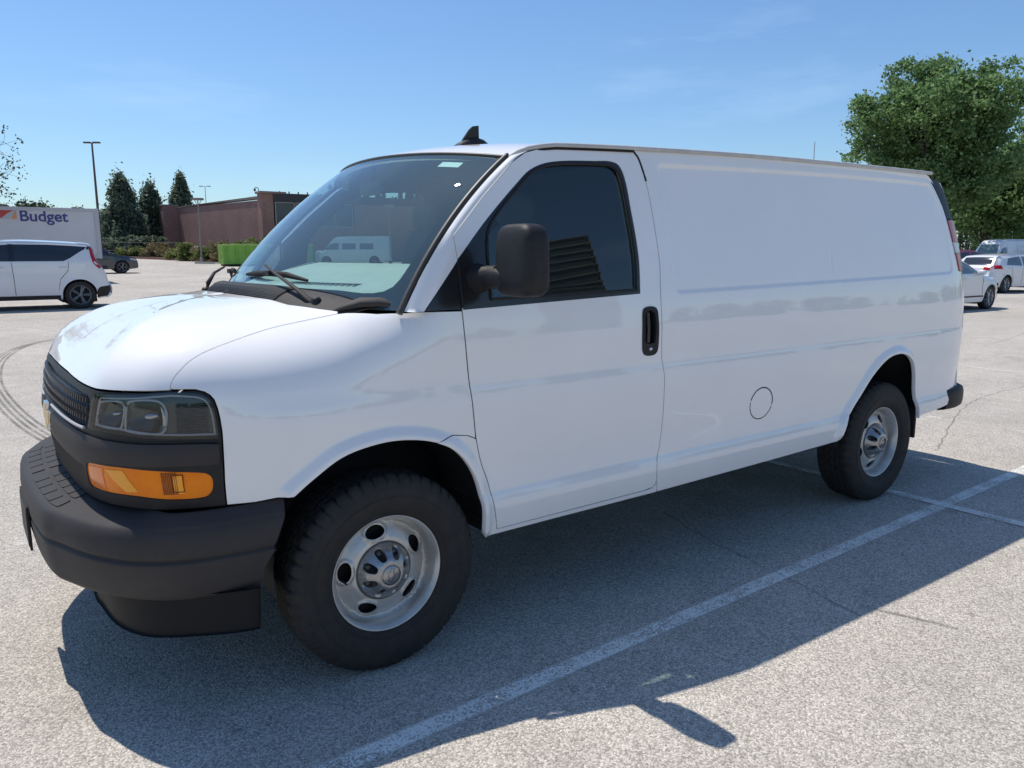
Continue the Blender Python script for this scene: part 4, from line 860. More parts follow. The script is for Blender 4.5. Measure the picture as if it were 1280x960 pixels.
def column_tree(name,base,h,R,label,lm,n,ls,seed,group=None,cat='tree',pointy=1.0,trunk_r=.16,clump=.22):
    rg=np.random.default_rng(seed); t=empty(name,base); tag(t,label,cat,group)
    k=110; z=rg.uniform(.06,1,k)**.9; rad=R*np.clip((1-z)**.75*1.25,0.05,1)*(.35+.75*rg.random(k))*np.minimum(1,z*6); a=rg.uniform(0,6.283,k); C=np.stack([rad*np.cos(a),rad*np.sin(a),z*h],1)
    P=C[rg.integers(0,k,n)]+rg.normal(size=(n,3))*clump*np.array([1,1,1.9])*(1.15-.6*z[rg.integers(0,k,n)])[:,None]; P=P[P[:,2]>.3]; V,F_=leaves(P,ls,rg,.3); mk('crown',V,F_,lm,t)
    m_=MB(); limb(m_,(0,0,-.2),(0,0,h*.93),trunk_r,.02,rg,6,.03)
    for i in range(26):
        zz=h*(.12+.8*i/26); a=rg.uniform(0,6.28); r_=R*.7*(1-zz/h)**.6; limb(m_,(0,0,zz*.93),(r_*math.cos(a),r_*math.sin(a),zz+h*.09),.04,.01,rg,3)
    m_.build('trunk','bark',t); return t
def depth_xy(u,d): P=at(u,d); return (float(P[0]),float(P[1]),float(P[2]))
b_=depth_xy(1162,64); broad_tree('maple_tree',b_,zat(68,64)-b_[2],7.7,'large green maple tree rising directly behind the van\'s back corner','tree','maple_leaves',80000,.29,11,.20,30,clump=.42,cn=640,lobr=.33,trunk_r=.32)
b_=depth_xy(1335,66); broad_tree('maple_tree',b_,zat(84,66)-b_[2],6.6,'green maple tree cut off by the right edge of the photo','tree','maple_leaves',62000,.29,12,.20,26,clump=.44,cn=520,lobr=.34,trunk_r=.32)
b_=depth_xy(1228,76); broad_tree('maple_tree',b_,zat(165,76)-b_[2],7.0,'shaded green tree filling the gap between and behind the two large maples','tree','maple_leaves',26000,.38,13,.1,18,clump=.65,cn=200,trunk_r=.22)
for i,(u,d,top,R,lb) in enumerate(((158,80,227,1.25,'tallest of the columnar dark green trees, just right of the tall lamp post'),(193,84,241,1.1,'narrower columnar dark green tree at the left end of the brick building'),(232,104,227,1.35,'columnar green tree whose top shows over the brick wall'))):
    b_=depth_xy(u,d); column_tree('columnar_tree',b_,zat(top,d)-b_[2],R*1.75,lb,'poplar_leaves',16000,.32,20+i,'columnar trees by the brick building',clump=.30)
# low round trees behind the truck and their neighbours
for i,(u,d,top,R,lb) in enumerate(((12,125,250,3.4,'dim green treetop over the truck, at the left edge of the photo'),(60,118,244,3.9,'rounded olive treetop showing above the middle of the truck'),(95,135,262,4.2,'low dark tree behind the back end of the truck'),(133,112,270,2.6,'hazy green tree in the gap between truck and tallest columnar tree'),(172,125,275,3.4,'pale distant tree in the gap between the two columnar trees'),(205,122,283,3.2,'low dark tree behind the left end of the brick building'))):
    b_=depth_xy(u,d); broad_tree('distant_tree',b_,zat(top,d)-b_[2],R,lb,'tree','far_leaves',9000,.42,40+i,.08,12,None,.5,90)
# branch tip reaching in from a tree outside the left edge
rg=np.random.default_rng(5); b_=depth_xy(-62,26); t=empty('street_tree',b_); tag(t,'tree outside the left edge with sparse leafy branch tips reaching into the sky','tree')
m_=MB(); limb(m_,(0,0,-.2),(0,0,3.6),.14,.09,rg); Lf=[]
for i in range(46):
    a=rg.uniform(0,6.28); z0=rg.uniform(2.4,3.8); e_=np.array([math.cos(a)*rg.uniform(1.2,2.25),math.sin(a)*rg.uniform(1.0,2.0),z0+rg.uniform(.0,1.5)]); q=limb(m_,(0,0,z0*.85),e_,.03,.006,rg,6,.18)
    for s_ in range(10):
        c=np.array(q[rg.integers(2,7)]); e2=c+rg.normal(size=3)*.28; limb(m_,c,e2,.007,.003,rg,2); Lf.append(e2+rg.normal(size=(11,3))*.09)
V,F_=leaves(np.concatenate(Lf),.10,rg); mk('crown',V,F_,'far_leaves',t); m_.build('trunk','bark',t)
# conifers and woods on the skyline
rg=np.random.default_rng(9)
def conifer_row(name,u0,u1,d,tops,n,label):
    Vs=[];Fs=[];b0=0
    for i in range(n):
        u=u0+(u1-u0)*(i+rg.random()*.6)/n; dd=d*rg.uniform(.95,1.1); b_=np.array(depth_xy(u,dd)); h=zat(rg.uniform(*tops),dd)-b_[2]; k=700
        z=rg.random(k)**.8; a=rg.uniform(0,6.28,k); r=(1-z)*h*.16*rg.uniform(.5,1,k)+.1; C=b_+np.stack([r*np.cos(a),r*np.sin(a),z*h],1); V,F_=leaves(C,h*.055,rg,.1); Vs.append(V);Fs.append(F_+b0);b0+=len(V)
    o=mk(name,np.concatenate(Vs),np.concatenate(Fs),'conifer_leaves'); tag(o,label,'woods',kind='stuff'); return o
conifer_row('conifer_wood',395,700,190,(231,252),46,'far dark conifers on the skyline over the brick building, seen through the windshield')
conifer_row('conifer_wood',60,400,300,(280,294),60,'distant low dark conifers on the skyline at the left')
conifer_row('conifer_wood',1100,1420,115,(270,296),44,'dark mass of trees low behind the parked cars at the right')
conifer_row('conifer_wood',560,1130,125,(262,290),70,'row of dark trees across the far side of the lot behind the van')
# hedges along the building
def bush(u,d,top,R,lm,label,n=2600,ls=.16,seed=0,name='shrub',cat='shrub',group=None):
    rg=np.random.default_rng(seed+100); b_=depth_xy(u,d); h=zat(top,d)-b_[2]; t=empty(name,b_); tag(t,label,cat,group)
    lobes=[(np.array([rg.uniform(-R,R)*.6,rg.uniform(-.4,.4),h*rg.uniform(.25,.6)]),np.array([R*.5,R*.45,h*.42])) for _ in range(6)]
    P=cloud(lobes,n,rg,.3,.14,70); P=P[P[:,2]>0]; V,F_=leaves(P,ls,rg,.6); mk('foliage',V,F_,lm,t)
    m_=MB(); 
    for c,r in lobes: limb(m_,(c[0]*.2,0,-.05),c,.03,.01,rg,3)
    m_.build('stem','bark',t)
bs_=[(168,70,307,1.5,'hedge_leaves','low pale green shrub left of the fence post before the dark trees'),(192,70,304,1.6,'rust_leaves','brownish low shrub between the fence posts'),(212,69,309,1.2,'rust_leaves','low reddish shrub at the left end of the brick wall'),(234,64,297,1.1,'hedge_leaves','taller bright green shrub left of the twin head lamp post'),(222,66,309,1.3,'hedge_leaves','low green shrub along the kerb below the shaded brick'),(250,64,312,1.2,'hedge_leaves','low shrub round the foot of the twin head lamp post'),(262,63,303,1.0,'hedge_leaves','green shrub left of the green dumpster'),(282,62,296,1.5,'rust_leaves','leafy shrub rising behind the left end of the dumpster'),(310,62,294,1.9,'hedge_leaves','dark leafy shrub behind the middle of the dumpster'),(335,61,292,1.8,'hedge_leaves','leafy shrub behind the right end of the dumpster')]
for i,(u,d,tp,R,lm,lb) in enumerate(bs_): bush(u,d,tp,R,lm,lb,seed=i,group='shrubs along the brick building')
for i,(u,d,tp,R,lb) in enumerate(((140,76,292,2.4,'dark hedge right of the truck, left end'),(165,77,288,2.6,'dark hedge below the tallest columnar tree'),(188,77,290,2.2,'dark hedge below the narrower columnar tree'))): bush(u,d,tp,R,'poplar_leaves',lb,4200,.24,60+i,'hedge','hedge','dark hedges behind the fence')
# ================================================================== BUILDING
def brickmat(name,c1,c2,mortar,sc=1.0):
    m=bpy.data.materials.new(name); m.use_nodes=True; n=m.node_tree.nodes; l=m.node_tree.links; b=n['Principled BSDF']; t=n.new('ShaderNodeTexCoord'); sp=n.new('ShaderNodeSeparateXYZ'); cb=n.new('ShaderNodeCombineXYZ'); l.new(t.outputs['Object'],sp.inputs[0])
    a=n.new('ShaderNodeMath'); a.operation='ADD'; l.new(sp.outputs[0],a.inputs[0]); l.new(sp.outputs[1],a.inputs[1]); l.new(a.outputs[0],cb.inputs[0]); l.new(sp.outputs[2],cb.inputs[1])
    k=n.new('ShaderNodeTexBrick'); k.inputs['Scale'].default_value=1.0; k.inputs['Brick Width'].default_value=.30; k.inputs['Row Height'].default_value=.10; k.inputs['Mortar Size'].default_value=.012; k.inputs['Color1'].default_value=(*c1,1); k.inputs['Color2'].default_value=(*c2,1); k.inputs['Mortar'].default_value=(*mortar,1); l.new(cb.outputs[0],k.inputs['Vector'])
    z=n.new('ShaderNodeTexNoise'); z.inputs['Scale'].default_value=.5; z.inputs['Detail'].default_value=4; l.new(t.outputs['Object'],z.inputs[0]); r=n.new('ShaderNodeMapRange'); r.inputs[1].default_value=.3;r.inputs[2].default_value=.7;r.inputs[3].default_value=.86;r.inputs[4].default_value=1.08; l.new(z.outputs[0],r.inputs[0]); v=n.new('ShaderNodeVectorMath'); v.operation='SCALE'; l.new(k.outputs[0],v.inputs[0]); l.new(r.outputs[0],v.inputs['Scale']); l.new(v.outputs[0],b.inputs['Base Color']); b.inputs['Roughness'].default_value=.9; MAT[name]=m
brickmat('brick',(.30,.155,.125),(.24,.12,.10),(.27,.19,.165))
mat('fascia_dark',(.035,.03,.035),.6); mat('window_dark',(.03,.035,.045),.12,0,0,0,.6); mat('frame_grey',(.25,.27,.26),.5); mat('coping',(.22,.17,.15),.8); mat('roof_gravel',(.22,.20,.18),.95)
bl=empty('brick_building'); tag(bl,'long low brown brick building with dark window band behind the dumpster','building')
A=at(226,83);Bp=at(342,65); 
def wall(name,p,q,z0,z1,th=.35,m='brick',par=None,h1=None):
    p=np.array(p[:2]);q=np.array(q[:2]);d=(q-p)/np.hypot(*(q-p)); nrm=np.array([d[1],-d[0]]); r=p-nrm*th; s=q-nrm*th; z2=z1 if h1 is None else h1
    V=[(*p,z0),(*q,z0),(*s,z0),(*r,z0),(*p,z1),(*q,z2),(*s,z2),(*r,z1)]; return mk(name,V,[(3,2,1,0),(4,5,6,7),(0,1,5,4),(1,2,6,5),(2,3,7,6),(3,0,4,7)],m,par or bl)
zA,zB=zat(261,83),zat(250.5,65)
wall('long_wall',A,Bp,.6,zA,.35,'brick',h1=zB); wall('wall_coping',A+np.array([-.06,-.06,0]),Bp+np.array([-.06,-.06,0]),zA+.0,zA+.12,.5,'coping',h1=zB+.12)
A2=A+np.array([-2.3,0,0]); 
V=[];m_=MB(); m_.box((A[0]-.75,A[1]+1.2,(zA+.6)/2+.1),(.75,1.2,(zA-.6)/2+.1)); m_.build('end_block','brick',bl)
m_=MB(); m_.box((A[0]-.75,A[1]+1.2,zA+.27),(.82,1.3,.07)); m_.build('wall_coping','coping',bl)
zT=zat(244.5,65); C0=Bp.copy(); 
m_=MB(); m_.box((Bp[0]-.55,Bp[1]-.3,(zT+.6)/2),(.5,.5,(zT-.6)/2)); m_.build('corner_pier','brick',bl)
m_=MB(); m_.box((Bp[0]-.1,Bp[1]-.35,zT+.07),(1.1,.65,.08)); m_.build('wall_coping','coping',bl)
# window front running right from the pier
x0=Bp[0]-.05; yf=Bp[1]-.8; x1=x0+56
m_=MB(); m_.box(((x0+x1)/2,yf+.5,zT-.30),((x1-x0)/2,.6,.34)); m_.build('roof_fascia','fascia_dark',bl)
m_=MB()
for i in range(70): m_.box((x0+.6+i*.8,yf+.1,zT+.12),(.04,.04,.10))
tag(m_.build('parapet_bracket','fascia_dark',bl),kind='stuff')
wz0,wz1=zat(283,64),zT-.66
for i in range(4):
    xa=x0+.12+i*1.75; m_=MB()
    for (c,h) in (((xa+.04,0,(wz0+wz1)/2),(.04,.05,(wz1-wz0)/2)),((xa+1.63,0,(wz0+wz1)/2),(.04,.05,(wz1-wz0)/2)),((xa+.84,0,wz0+.04),(.76,.05,.04)),((xa+.84,0,wz1-.04),(.76,.05,.04))): m_.box((c[0],yf+.05,c[2]),h)
    f_=m_.build('window','frame_grey',bl); m_=MB(); m_.box((xa+.84,yf+.09,(wz0+wz1)/2),(.76,.01,(wz1-wz0)/2-.08)); m_.build('pane','window_dark',f_)
m_=MB(); m_.box(((x0+7.1)/2+x0/2,yf+.2,(wz0+.6)/2),(3.6,.18,(wz0-.6)/2)); m_.build('wall_below_windows','brick',bl)
m_=MB(); m_.box((x0+3.5,yf+.35,(wz0+wz1)/2),(3.6,.1,(wz1-wz0)/2)); m_.build('dark_wall','fascia_dark',bl)
m_=MB(); m_.box(((x0+7.2+x1)/2,yf+.3,(zT-.6+.6)/2),((x1-x0-7.2)/2,.28,(zT-1.2)/2)); m_.build('front_wall','brick',bl)
m_=MB(); m_.box(((A[0]+x1)/2+1,(yf+A[1])/2+1,zB-.25),((x1-A[0])/2-1,(A[1]-yf)/2-1.5,.1)); m_.build('flat_roof','roof_gravel',bl)
# camera on a curved mast at the roof edge
P0=at(328,64.5); zc=zat(247,64.5); tcx=empty('security_camera',(P0[0],P0[1],zc)); tag(tcx,'small security camera on a curved mast at the corner of the brick building','security camera')
m_=MB(); hq=[(0,0,-.2),(0,0,.45),(-.04,0,.62),(-.14,0,.70),(-.26,0,.70),(-.33,0,.64)]; m_.tube(hq,.035,8); m_.build('mast','frame_grey',tcx); m_=MB(); V,F_=superbox((-.33,0,.50),(.09,.09,.13),2.2,10); m_.add(V,F_,True); m_.build('camera_head','fascia_dark',tcx)
# kerb strip and planting bed
mat('kerb_red',(.30,.15,.11),.85,var=.25,vscale=3); mat('kerb_concrete',(.42,.39,.34),.85,var=.2,vscale=3); mat('bed_soil',(.11,.085,.055),.95,var=.4,vscale=4)
K0=at(120,72);K1=at(262,62); d_=(K1-K0)[:2]; d_=d_/np.hypot(*d_); nr=np.array([-d_[1],d_[0]])*(1 if -d_[1]*0+d_[0]>0 else -1)
def ribbon(name,p,q,w_,h,m,kind='structure'):
    p=np.array(p[:2]);q=np.array(q[:2]); P=dens(np.array([p,q]),2,False); V=[];F_=[]; n=len(P)
    for a in P:
        for o_,hh in ((0,-.1),(0,h),(w_,h),(w_,-.1)):
            c=a+nr*o_; V.append((*c,float(gz(*a))+hh))
    for i in range(n-1):
        for j in range(3): F_.append((i*4+j,i*4+j+1,(i+1)*4+j+1,(i+1)*4+j))
    F_+= [(0,1,2,3),((n-1)*4+3,(n-1)*4+2,(n-1)*4+1,(n-1)*4)]
    o=mk(name,V,F_,m); o['kind']=kind; return o
ribbon('kerb',K0,K1,.25,.17,'kerb_red'); ribbon('planting_bed',K0+np.array([*nr*.26,0]),K1+np.array([*nr*.26,0]),9,.14,'bed_soil')
I0=at(243,58.5); I1=at(268,58.5); nr=np.array([.2,.98]); ribbon('kerb',I0,I1,1.2,.14,'kerb_concrete')
# fence of posts and thin rails
fe=empty('rail_fence'); tag(fe,'thin dark rail fence in front of the hedges right of the truck','fence'); mat('fence_metal',(.07,.075,.08),.6)
F0=at(128,74);F1=at(222,73)
for i in range(7):
    p_=F0+(F1-F0)*i/6; g0=float(gz(p_[0],p_[1])); m_=MB(); m_.box((p_[0],p_[1],g0+.75),(.04,.04,.75)); m_.build('post','fence_metal',fe)
for hh in (.65,1.4):
    m_=MB(); m_.tube([(F0[0],F0[1],float(gz(F0[0],F0[1]))+hh),(F1[0],F1[1],float(gz(F1[0],F1[1]))+hh)],.03,6); m_.build('rail','fence_metal',fe)
# lamp posts
mat('post_dark',(.075,.05,.05),.5); mat('post_grey',(.25,.22,.20),.6); mat('lamp_head_glass',(.55,.58,.6),.2)
def lamp_post(u,d,top,label,style,m):
    b_=np.array(depth_xy(u,d)); h=zat(top,d)-b_[2]; t=empty('lamp_post',b_); tag(t,label,'lamp post'); m_=MB(); r=.11 if style=='tall' else .07
    m_.tube([(0,0,0),(0,0,h*.5),(0,0,h)],[r,r*.8,r*.55],10); m_.build('post',m,t); m_=MB(); m_.lathe([(r*2,0),(r*2,.35),(r*1.2,.42)],(0,0,0),ax='z',n=12); m_.build('base',m,t)
    ax=(Vector((math.cos(YAW),-math.sin(YAW),0)),Vector((math.sin(YAW),math.cos(YAW),0)),Vector((0,0,1)))
    if style=='vee':
        m_=MB()
        for s in (-1,1): m_.tube([(0,0,h-.62),tuple(ax[0]*s*.26+Vector((0,0,h-.18)))],.025,6)
        m_.build('bracket',m,t); m_=MB(); m_.box((0,0,h-.08),(.36,.30,.08),ax=ax); m_.build('lamp_head',m,t)
    else:
        w_=.34 if style=='tall' else .55
        for s in (-1,1):
            m_=MB(); m_.tube([(0,0,h-.05),tuple(ax[0]*s*w_*.5+Vector((0,0,h)))],.03,6); m_.box(tuple(ax[0]*s*w_+Vector((0,0,h+.02))),(.24,.14,.05),ax=ax); lh=m_.build('lamp_head',m,t); m_=MB(); m_.box(tuple(ax[0]*s*w_+Vector((0,0,h-.035))),(.18,.10,.006),ax=ax); m_.build('lamp_glass','lamp_head_glass',lh)
lamp_post(127.5,58,183,'tall dark twin head lamp post rising behind the truck\'s back end','tall','post_dark')
lamp_post(252,61,249,'pale post with a wide V bracket head in front of the brick wall','vee','post_grey')
lamp_post(262,112,235,'thin distant twin head lamp post rising beyond the brick building','far','post_grey')
lamp_post(488,58,258,'pale lamp post in front of the brick wall, seen through the windshield','vee','post_grey')
b_=np.array(depth_xy(1010,120)); t=empty('radio_mast',b_); tag(t,'very thin distant mast tip showing just over the van roof','mast'); m_=MB(); m_.tube([(0,0,0),(0,0,zat(184,120)-b_[2])],[.12,.05],6); m_.build('pole','post_grey',t)
# dumpster --------------------------------------------------------------------------
mat('dumpster_green',(.22,.46,.05),.5,var=.3,vscale=2.5,col2=(.16,.34,.05)); mat('dumpster_lit',(.38,.58,.14),.5,var=.3,vscale=3)  # paler copy paints the light on the left end and top rails
D0=at(277,55); t=empty('dumpster',(D0[0],D0[1],D0[2]),-math.radians(8)); tag(t,'bright green open roll-off dumpster with ribbed sides in front of the shrubs','dumpster')
Ld,Wd,Hd=6.2,2.3,1.36
def dbox(nm,c,h,m,par): q=MB(); q.box(c,h); return q.build(nm,m,par)
dbox('side_panel',(Ld/2,-Wd/2,Hd/2+.12),(Ld/2,.03,Hd/2),'dumpster_green',t); dbox('side_panel',(Ld/2,Wd/2,Hd/2+.12),(Ld/2,.03,Hd/2),'dumpster_green',t); dbox('end_panel',(0,0,Hd/2+.12),(.03,Wd/2,Hd/2),'dumpster_lit',t); dbox('end_panel',(Ld,0,Hd/2+.12),(.03,Wd/2,Hd/2),'dumpster_green',t); dbox('bottom_panel',(Ld/2,0,.16),(Ld/2,Wd/2,.04),'dumpster_green',t)
for i in range(9): dbox('rib',(.1+i*(Ld-.2)/8,-Wd/2-.06,Hd/2+.12),(.05,.04,Hd/2-.03),'dumpster_green',t)
for s in (-1,1): dbox('top_rail',(Ld/2,s*(Wd/2+.02),Hd+.12),(Ld/2+.05,.07,.06),'dumpster_lit',t)
for i in range(4): dbox('rib',(-.05,-Wd/2+.15+i*.66,Hd/2+.12),(.04,.05,Hd/2-.03),'dumpster_lit',t)
dbox('skid',(Ld/2,-.5,.06),(Ld/2,.08,.06),'fascia_dark',t); dbox('skid',(Ld/2,.5,.06),(Ld/2,.08,.06),'fascia_dark',t)
for s in (-.9,.9): q=MB(); q.tube([(.25,s-.1,.11),(.25,s+.1,.11)],.11,12); q.build('roller','fascia_dark',t)
# ================================================================== BUDGET TRUCK (box van side)
mat('truck_white',(.62,.62,.64),.45,var=.08,vscale=1.2); mat('print_blue',(.055,.055,.22),.5); mat('print_red',(.50,.06,.05),.5); mat('print_orange',(.72,.30,.14),.5); mat('truck_edge',(.48,.48,.50),.4)
T0=at(127,31.5); t=empty('box_truck',(T0[0],T0[1],T0[2]),math.radians(-1.5)); tag(t,'white rental box truck lettered Budget parked behind the white hatchback SUV','truck')
zt_=zat(262,31.5)-T0[2]; Lb=7.2
dbox('cargo_box',(-Lb/2,1.2,(zt_+1.0)/2),(Lb/2,1.2,(zt_-1.0)/2),'truck_white',t)
for nm,c,h in (('edge_rail',(-Lb/2,-.02,zt_-.06),(Lb/2+.02,.025,.07)),('edge_rail',(-Lb/2,-.02,1.06),(Lb/2+.02,.025,.07)),('corner_post',(-.05,-.02,(zt_+1)/2),(.075,.028,(zt_-1)/2+.02)),('corner_post',(-Lb+.05,-.02,(zt_+1)/2),(.075,.028,(zt_-1)/2+.02))): dbox(nm,c,h,'truck_edge',t)
dbox('chassis',(-Lb/2,1.2,.8),(Lb/2-.2,.5,.14),'fascia_dark',t)
dbox('cab',(-Lb-1.1,1.2,1.5),(.95,1.0,1.0),'truck_white',t); dbox('cab_window',(-Lb-1.15,.19,1.85),(.55,.01,.35),'window_dark',t)
def cyl_wheel(x,y,r,par,w_=.12):
    q=MB(); q.lathe([(r*.62,-w_),(r*.9,-w_),(r,-w_*.7),(r,w_*.7),(r*.9,w_),(r*.62,w_)],(x,y,r),n=32); q.lathe([(r*.62,-w_*.95),(0,-w_*.6)],(x,y,r),n=24); return q.build('wheel','rubber',par)
for x in (-1.6,-Lb-.9):
    for y in (.15,2.25): cyl_wheel(x,y,.42,t,.14)
dbox('rear_bumper',(.12,1.2,.62),(.08,1.1,.08),'fascia_dark',t)
# lettering: 'Budget' as flat print
fc=bpy.data.curves.new('lettering','FONT'); fc.body='Budget'; fc.size=1.0; fc.extrude=.002; fc.offset=.018; tmp=bpy.data.objects.new('tmp',fc); SC.collection.objects.link(tmp); dg=bpy.context.evaluated_depsgraph_get(); me=bpy.data.meshes.new_from_object(tmp.evaluated_get(dg)); bpy.data.objects.remove(tmp)
co=np.empty(len(me.vertices)*3); me.vertices.foreach_get('co',co); co=co.reshape(-1,3); w_=np.ptp(co[:,0]); x0=co[:,0].min()
def tx(u): return (at(u,31.5)-T0).dot(np.array([math.cos(math.radians(-1.5)),math.sin(math.radians(-1.5)),0]))
XL,XR=tx(27.5),tx(87.5); ZB=zat(278,31.5)-T0[2]; capH=zat(265.5,31.5)-zat(278,31.5); cap=co[np.abs(co[:,1])<2][:,1]; bh=.70
co2=np.stack([XL+(co[:,0]-x0)/w_*(XR-XL),-.012-co[:,2],ZB+co[:,1]/bh*capH],1); me.vertices.foreach_set('co',co2.ravel()); me.update(); me.materials.append(MAT['print_blue']); lo=bpy.data.objects.new('lettering',me); link(lo,t)
XA,XB=tx(3.5),tx(23.5); Z1=zat(276,31.5)-T0[2];Z2=zat(264.5,31.5)-T0[2]
def flatp(nm,pts,m): mk(nm,[(XA+(XB-XA)*a,-.012,Z1+(Z2-Z1)*b) for a,b in pts],[tuple(range(len(pts)))],m,t)
flatp('logo_red',[(0,0),(.50,.60),(1,1.0),(0,1.0)],'print_red'); flatp('logo_orange',[(.62,0),(1,0),(1,.92)],'print_orange')
flatp('logo_orange',[(.10,0.0),(.50,0.0),(.97,.93),(.55,.50)],'truck_edge')
# ================================================================== CARS
def car(name,label,cat,loc,rz,S,group=None):
    """S: outline side silhouette (x back, z), W half width, belt, lean, windows..., local front at -x, built both sides"""
    t=empty(name,loc,rz); tag(t,label,cat,group)
    O=smoothpoly(S['outline'],.06,S.get('keep',[])); 
    if area(O)<0: O=O[::-1]
    W=S['W']; belt=S['belt']; lean=S['lean']; rr=S.get('r',.12); zb=S.get('zb',.25); wr=S['wr']; wx=S['wx']; x0,x1=O[:,0].min(),O[:,0].max(); zm=O[:,1].max()
    Ou=O[O[:,1]>zb+.10]
    def w_(x,z):
        q=np.stack(np.broadcast_arrays(x,z),-1).reshape(-1,2); d=sdist(O,q).reshape(np.shape(np.asarray(x)+np.asarray(z))); d=np.where(z<zb+.15,np.minimum(rr,d+.3),d)
        k=1-np.sqrt(np.clip(1-(1-np.clip(d/rr,0,1))**2,0,1))
        s=W-lean*np.clip((z-belt)/(zm-belt),0,1)**1.1*1.0-.03*np.clip((.55-z)/.35,0,1)-S.get('tf',.12)*sstep(-x,-x0-.75,-x0)-S.get('tr',.10)*sstep(x,x1-.6,x1)-.015*np.abs(z-(belt-.18))**2*4
        for cx in wx:
            dd=np.abs(np.hypot(x-cx,z-wr)-wr*1.13); s=s+.018*np.clip(1-dd/.09,0,1)*(z>zb)
        return s-rr*.8*k
    def SF(x,z): s=w_(x,z); return np.stack(np.broadcast_arrays(x,-s,z),-1)
    holes=[]; body_o=O
    # wheel arches cut as polygon notches
    arcs=[]
    P=list(map(tuple,O))
    def archpoly(cx): r=wr*1.14; return np.array([(cx+r*math.cos(a),wr+r*math.sin(a)) for a in np.linspace(math.pi,0,22)])
    # rebuild the outline along the sill with arches
    bot=[p for p in P if p[1]<=zb+.021]; upp=O[O[:,1]>zb+.021]
    # upp ordered ccw: starts after the sill's right end; roll to start there
    i0=np.argmax(np.hypot(*np.diff(np.vstack([upp,upp[:1]]),axis=0).T)); upp=np.roll(upp,-(i0+1),axis=0)
    sill=[]
    for cx in sorted(wx):
        a=archpoly(cx); a=a[a[:,1]>=zb]; sill+= [(a[0][0],zb)]+list(map(tuple,a))+[(a[-1][0],zb)]
    poly=np.array(list(map(tuple,upp))+[(max(upp[0][0],upp[-1][0])*0+upp[-1][0],upp[-1][1])][:0]+ [p for p in (sill if upp[-1][0]<upp[0][0] else sill[::-1])])
    WN=[smoothpoly(q,.03,range(len(q))) for q in S['wins']]
    pm=S['paint']
    body=panel('body',SF,poly,pm,t,holes=WN,res=S.get('res',.11),flange=.03,e=.01,rows=(belt,belt-.06))
    o1,o2=body
    # top strip across the car
    Ot=upp; n_=len(Ot); cols=9; V=[];F_=[]
    wo=w_(Ot[:,0],Ot[:,1]); c_=S.get('crown',.03)
    for i in range(n_):
        a=Ot[max(i-1,0)];b=Ot[min(i+1,n_-1)]; tn=(b-a)/max(np.hypot(*(b-a)),1e-6); no=np.array([tn[1],-tn[0]])
        for j in range(cols):
            f=-1+2*j/(cols-1); cr_=c_*(1-abs(f)**2.2); plan=.0
            V.append((Ot[i][0]+no[0]*cr_,f*wo[i],Ot[i][1]+no[1]*cr_))
    for i in range(n_-1):
        for j in range(cols-1): F_.append((i*cols+j,i*cols+j+1,(i+1)*cols+j+1,(i+1)*cols+j))
    tp=mk('roof_and_ends',V,F_,pm,t,smooth=True)
    def onstrip(f,z_or_x,side): pass
    for q in S['wins']: 
        for o in panel('side_window',SF,smoothpoly(q,.03,range(len(q))),S.get('glass','window_dark'),t,res=.25,off=-.008,flange=0,e=.01): pass
    for nm,q,m,of in S.get('side',[]): panel(nm,SF,smoothpoly(q,.04,range(len(q))),m,t,res=.12,off=of,flange=.02,e=.01)
    for q in S.get('seams',[]):
        q=dens(q,.08,False)
        for s in (1,-1):
            g=MB(); p=SF(q[:,0],q[:,1])*[1,s,1]; g.tube(list(p),.006,4,sm=False); g.build('door_seam','dark_liner',t)
    # end glass and lamps: quads on the strip between outline heights
    VA=np.array(V).reshape(n_,cols,3)
    for nm,x_a,z_a,x_b,z_b,f0,f1,m in S.get('ends',[]):
        ia=np.argmin((Ot[:,0]-x_a)**2+(Ot[:,1]-z_a)**2); ib=np.argmin((Ot[:,0]-x_b)**2+(Ot[:,1]-z_b)**2); ia,ib=sorted((ia,ib)); fs=np.linspace(f0,f1,9); pv=[];pf=[]
        for i in range(ia,ib+1):
            a=Ot[max(i-1,0)];b=Ot[min(i+1,n_-1)]; tn=(b-a)/max(np.hypot(*(b-a)),1e-6); no=np.array([tn[1],-tn[0]])
            for f in fs: cr_=c_*(1-abs(f)**2.2)+.008; pv.append((Ot[i][0]+no[0]*cr_,f*wo[i],Ot[i][1]+no[1]*cr_))
        k=len(fs)
        for i in range(ib-ia):
            for j in range(k-1): pf.append((i*k+j,i*k+j+1,(i+1)*k+j+1,(i+1)*k+j))
        mk(nm,pv,pf,m,t,smooth=True)
    # wheels
    for cx in wx:
        for s in (-1,1):
            w_e=bpy.data.objects.new('wheel',None); link(w_e,t); w_e.location=(cx,s*(W-.13),wr); w_e.rotation_euler=(0,0,0 if s<0 else math.pi)
            g=MB(); r=wr; g.lathe([(r*.68,-.085),(r*.72,-.10),(r*.93,-.105),(r*.99,-.08),(r,0),(r*.99,.08),(r*.7,.10)],(0,0,0),n=40); g.build('tyre','rubber',w_e)
            g=MB(); g.lathe([(r*.60,-.04),(r*.66,-.09),(r*.685,-.095),(r*.69,-.07)],(0,0,0),n=40)
            for i in range(S.get('spokes',10)):
                a=i*2*math.pi/S.get('spokes',10)
                for da in ((-.12,.12) if S.get('spokes',10)<8 else (0,)):
                    g.tube([(.03*math.cos(a),-.075,.03*math.sin(a)),(r*.64*math.cos(a+da),-.085,r*.64*math.sin(a+da))],[.022,.016],4,sm=False)
            g.lathe([(0,-.09),(.045,-.085),(.05,-.05)],(0,0,0),n=16); g.build('rim',S.get('rimm','steel'),w_e)
            g=MB(); g.lathe([(0,-.02),(r*.66,-.02)],(0,0,0),n=24); g.build('brake_disc','dark_liner',w_e)
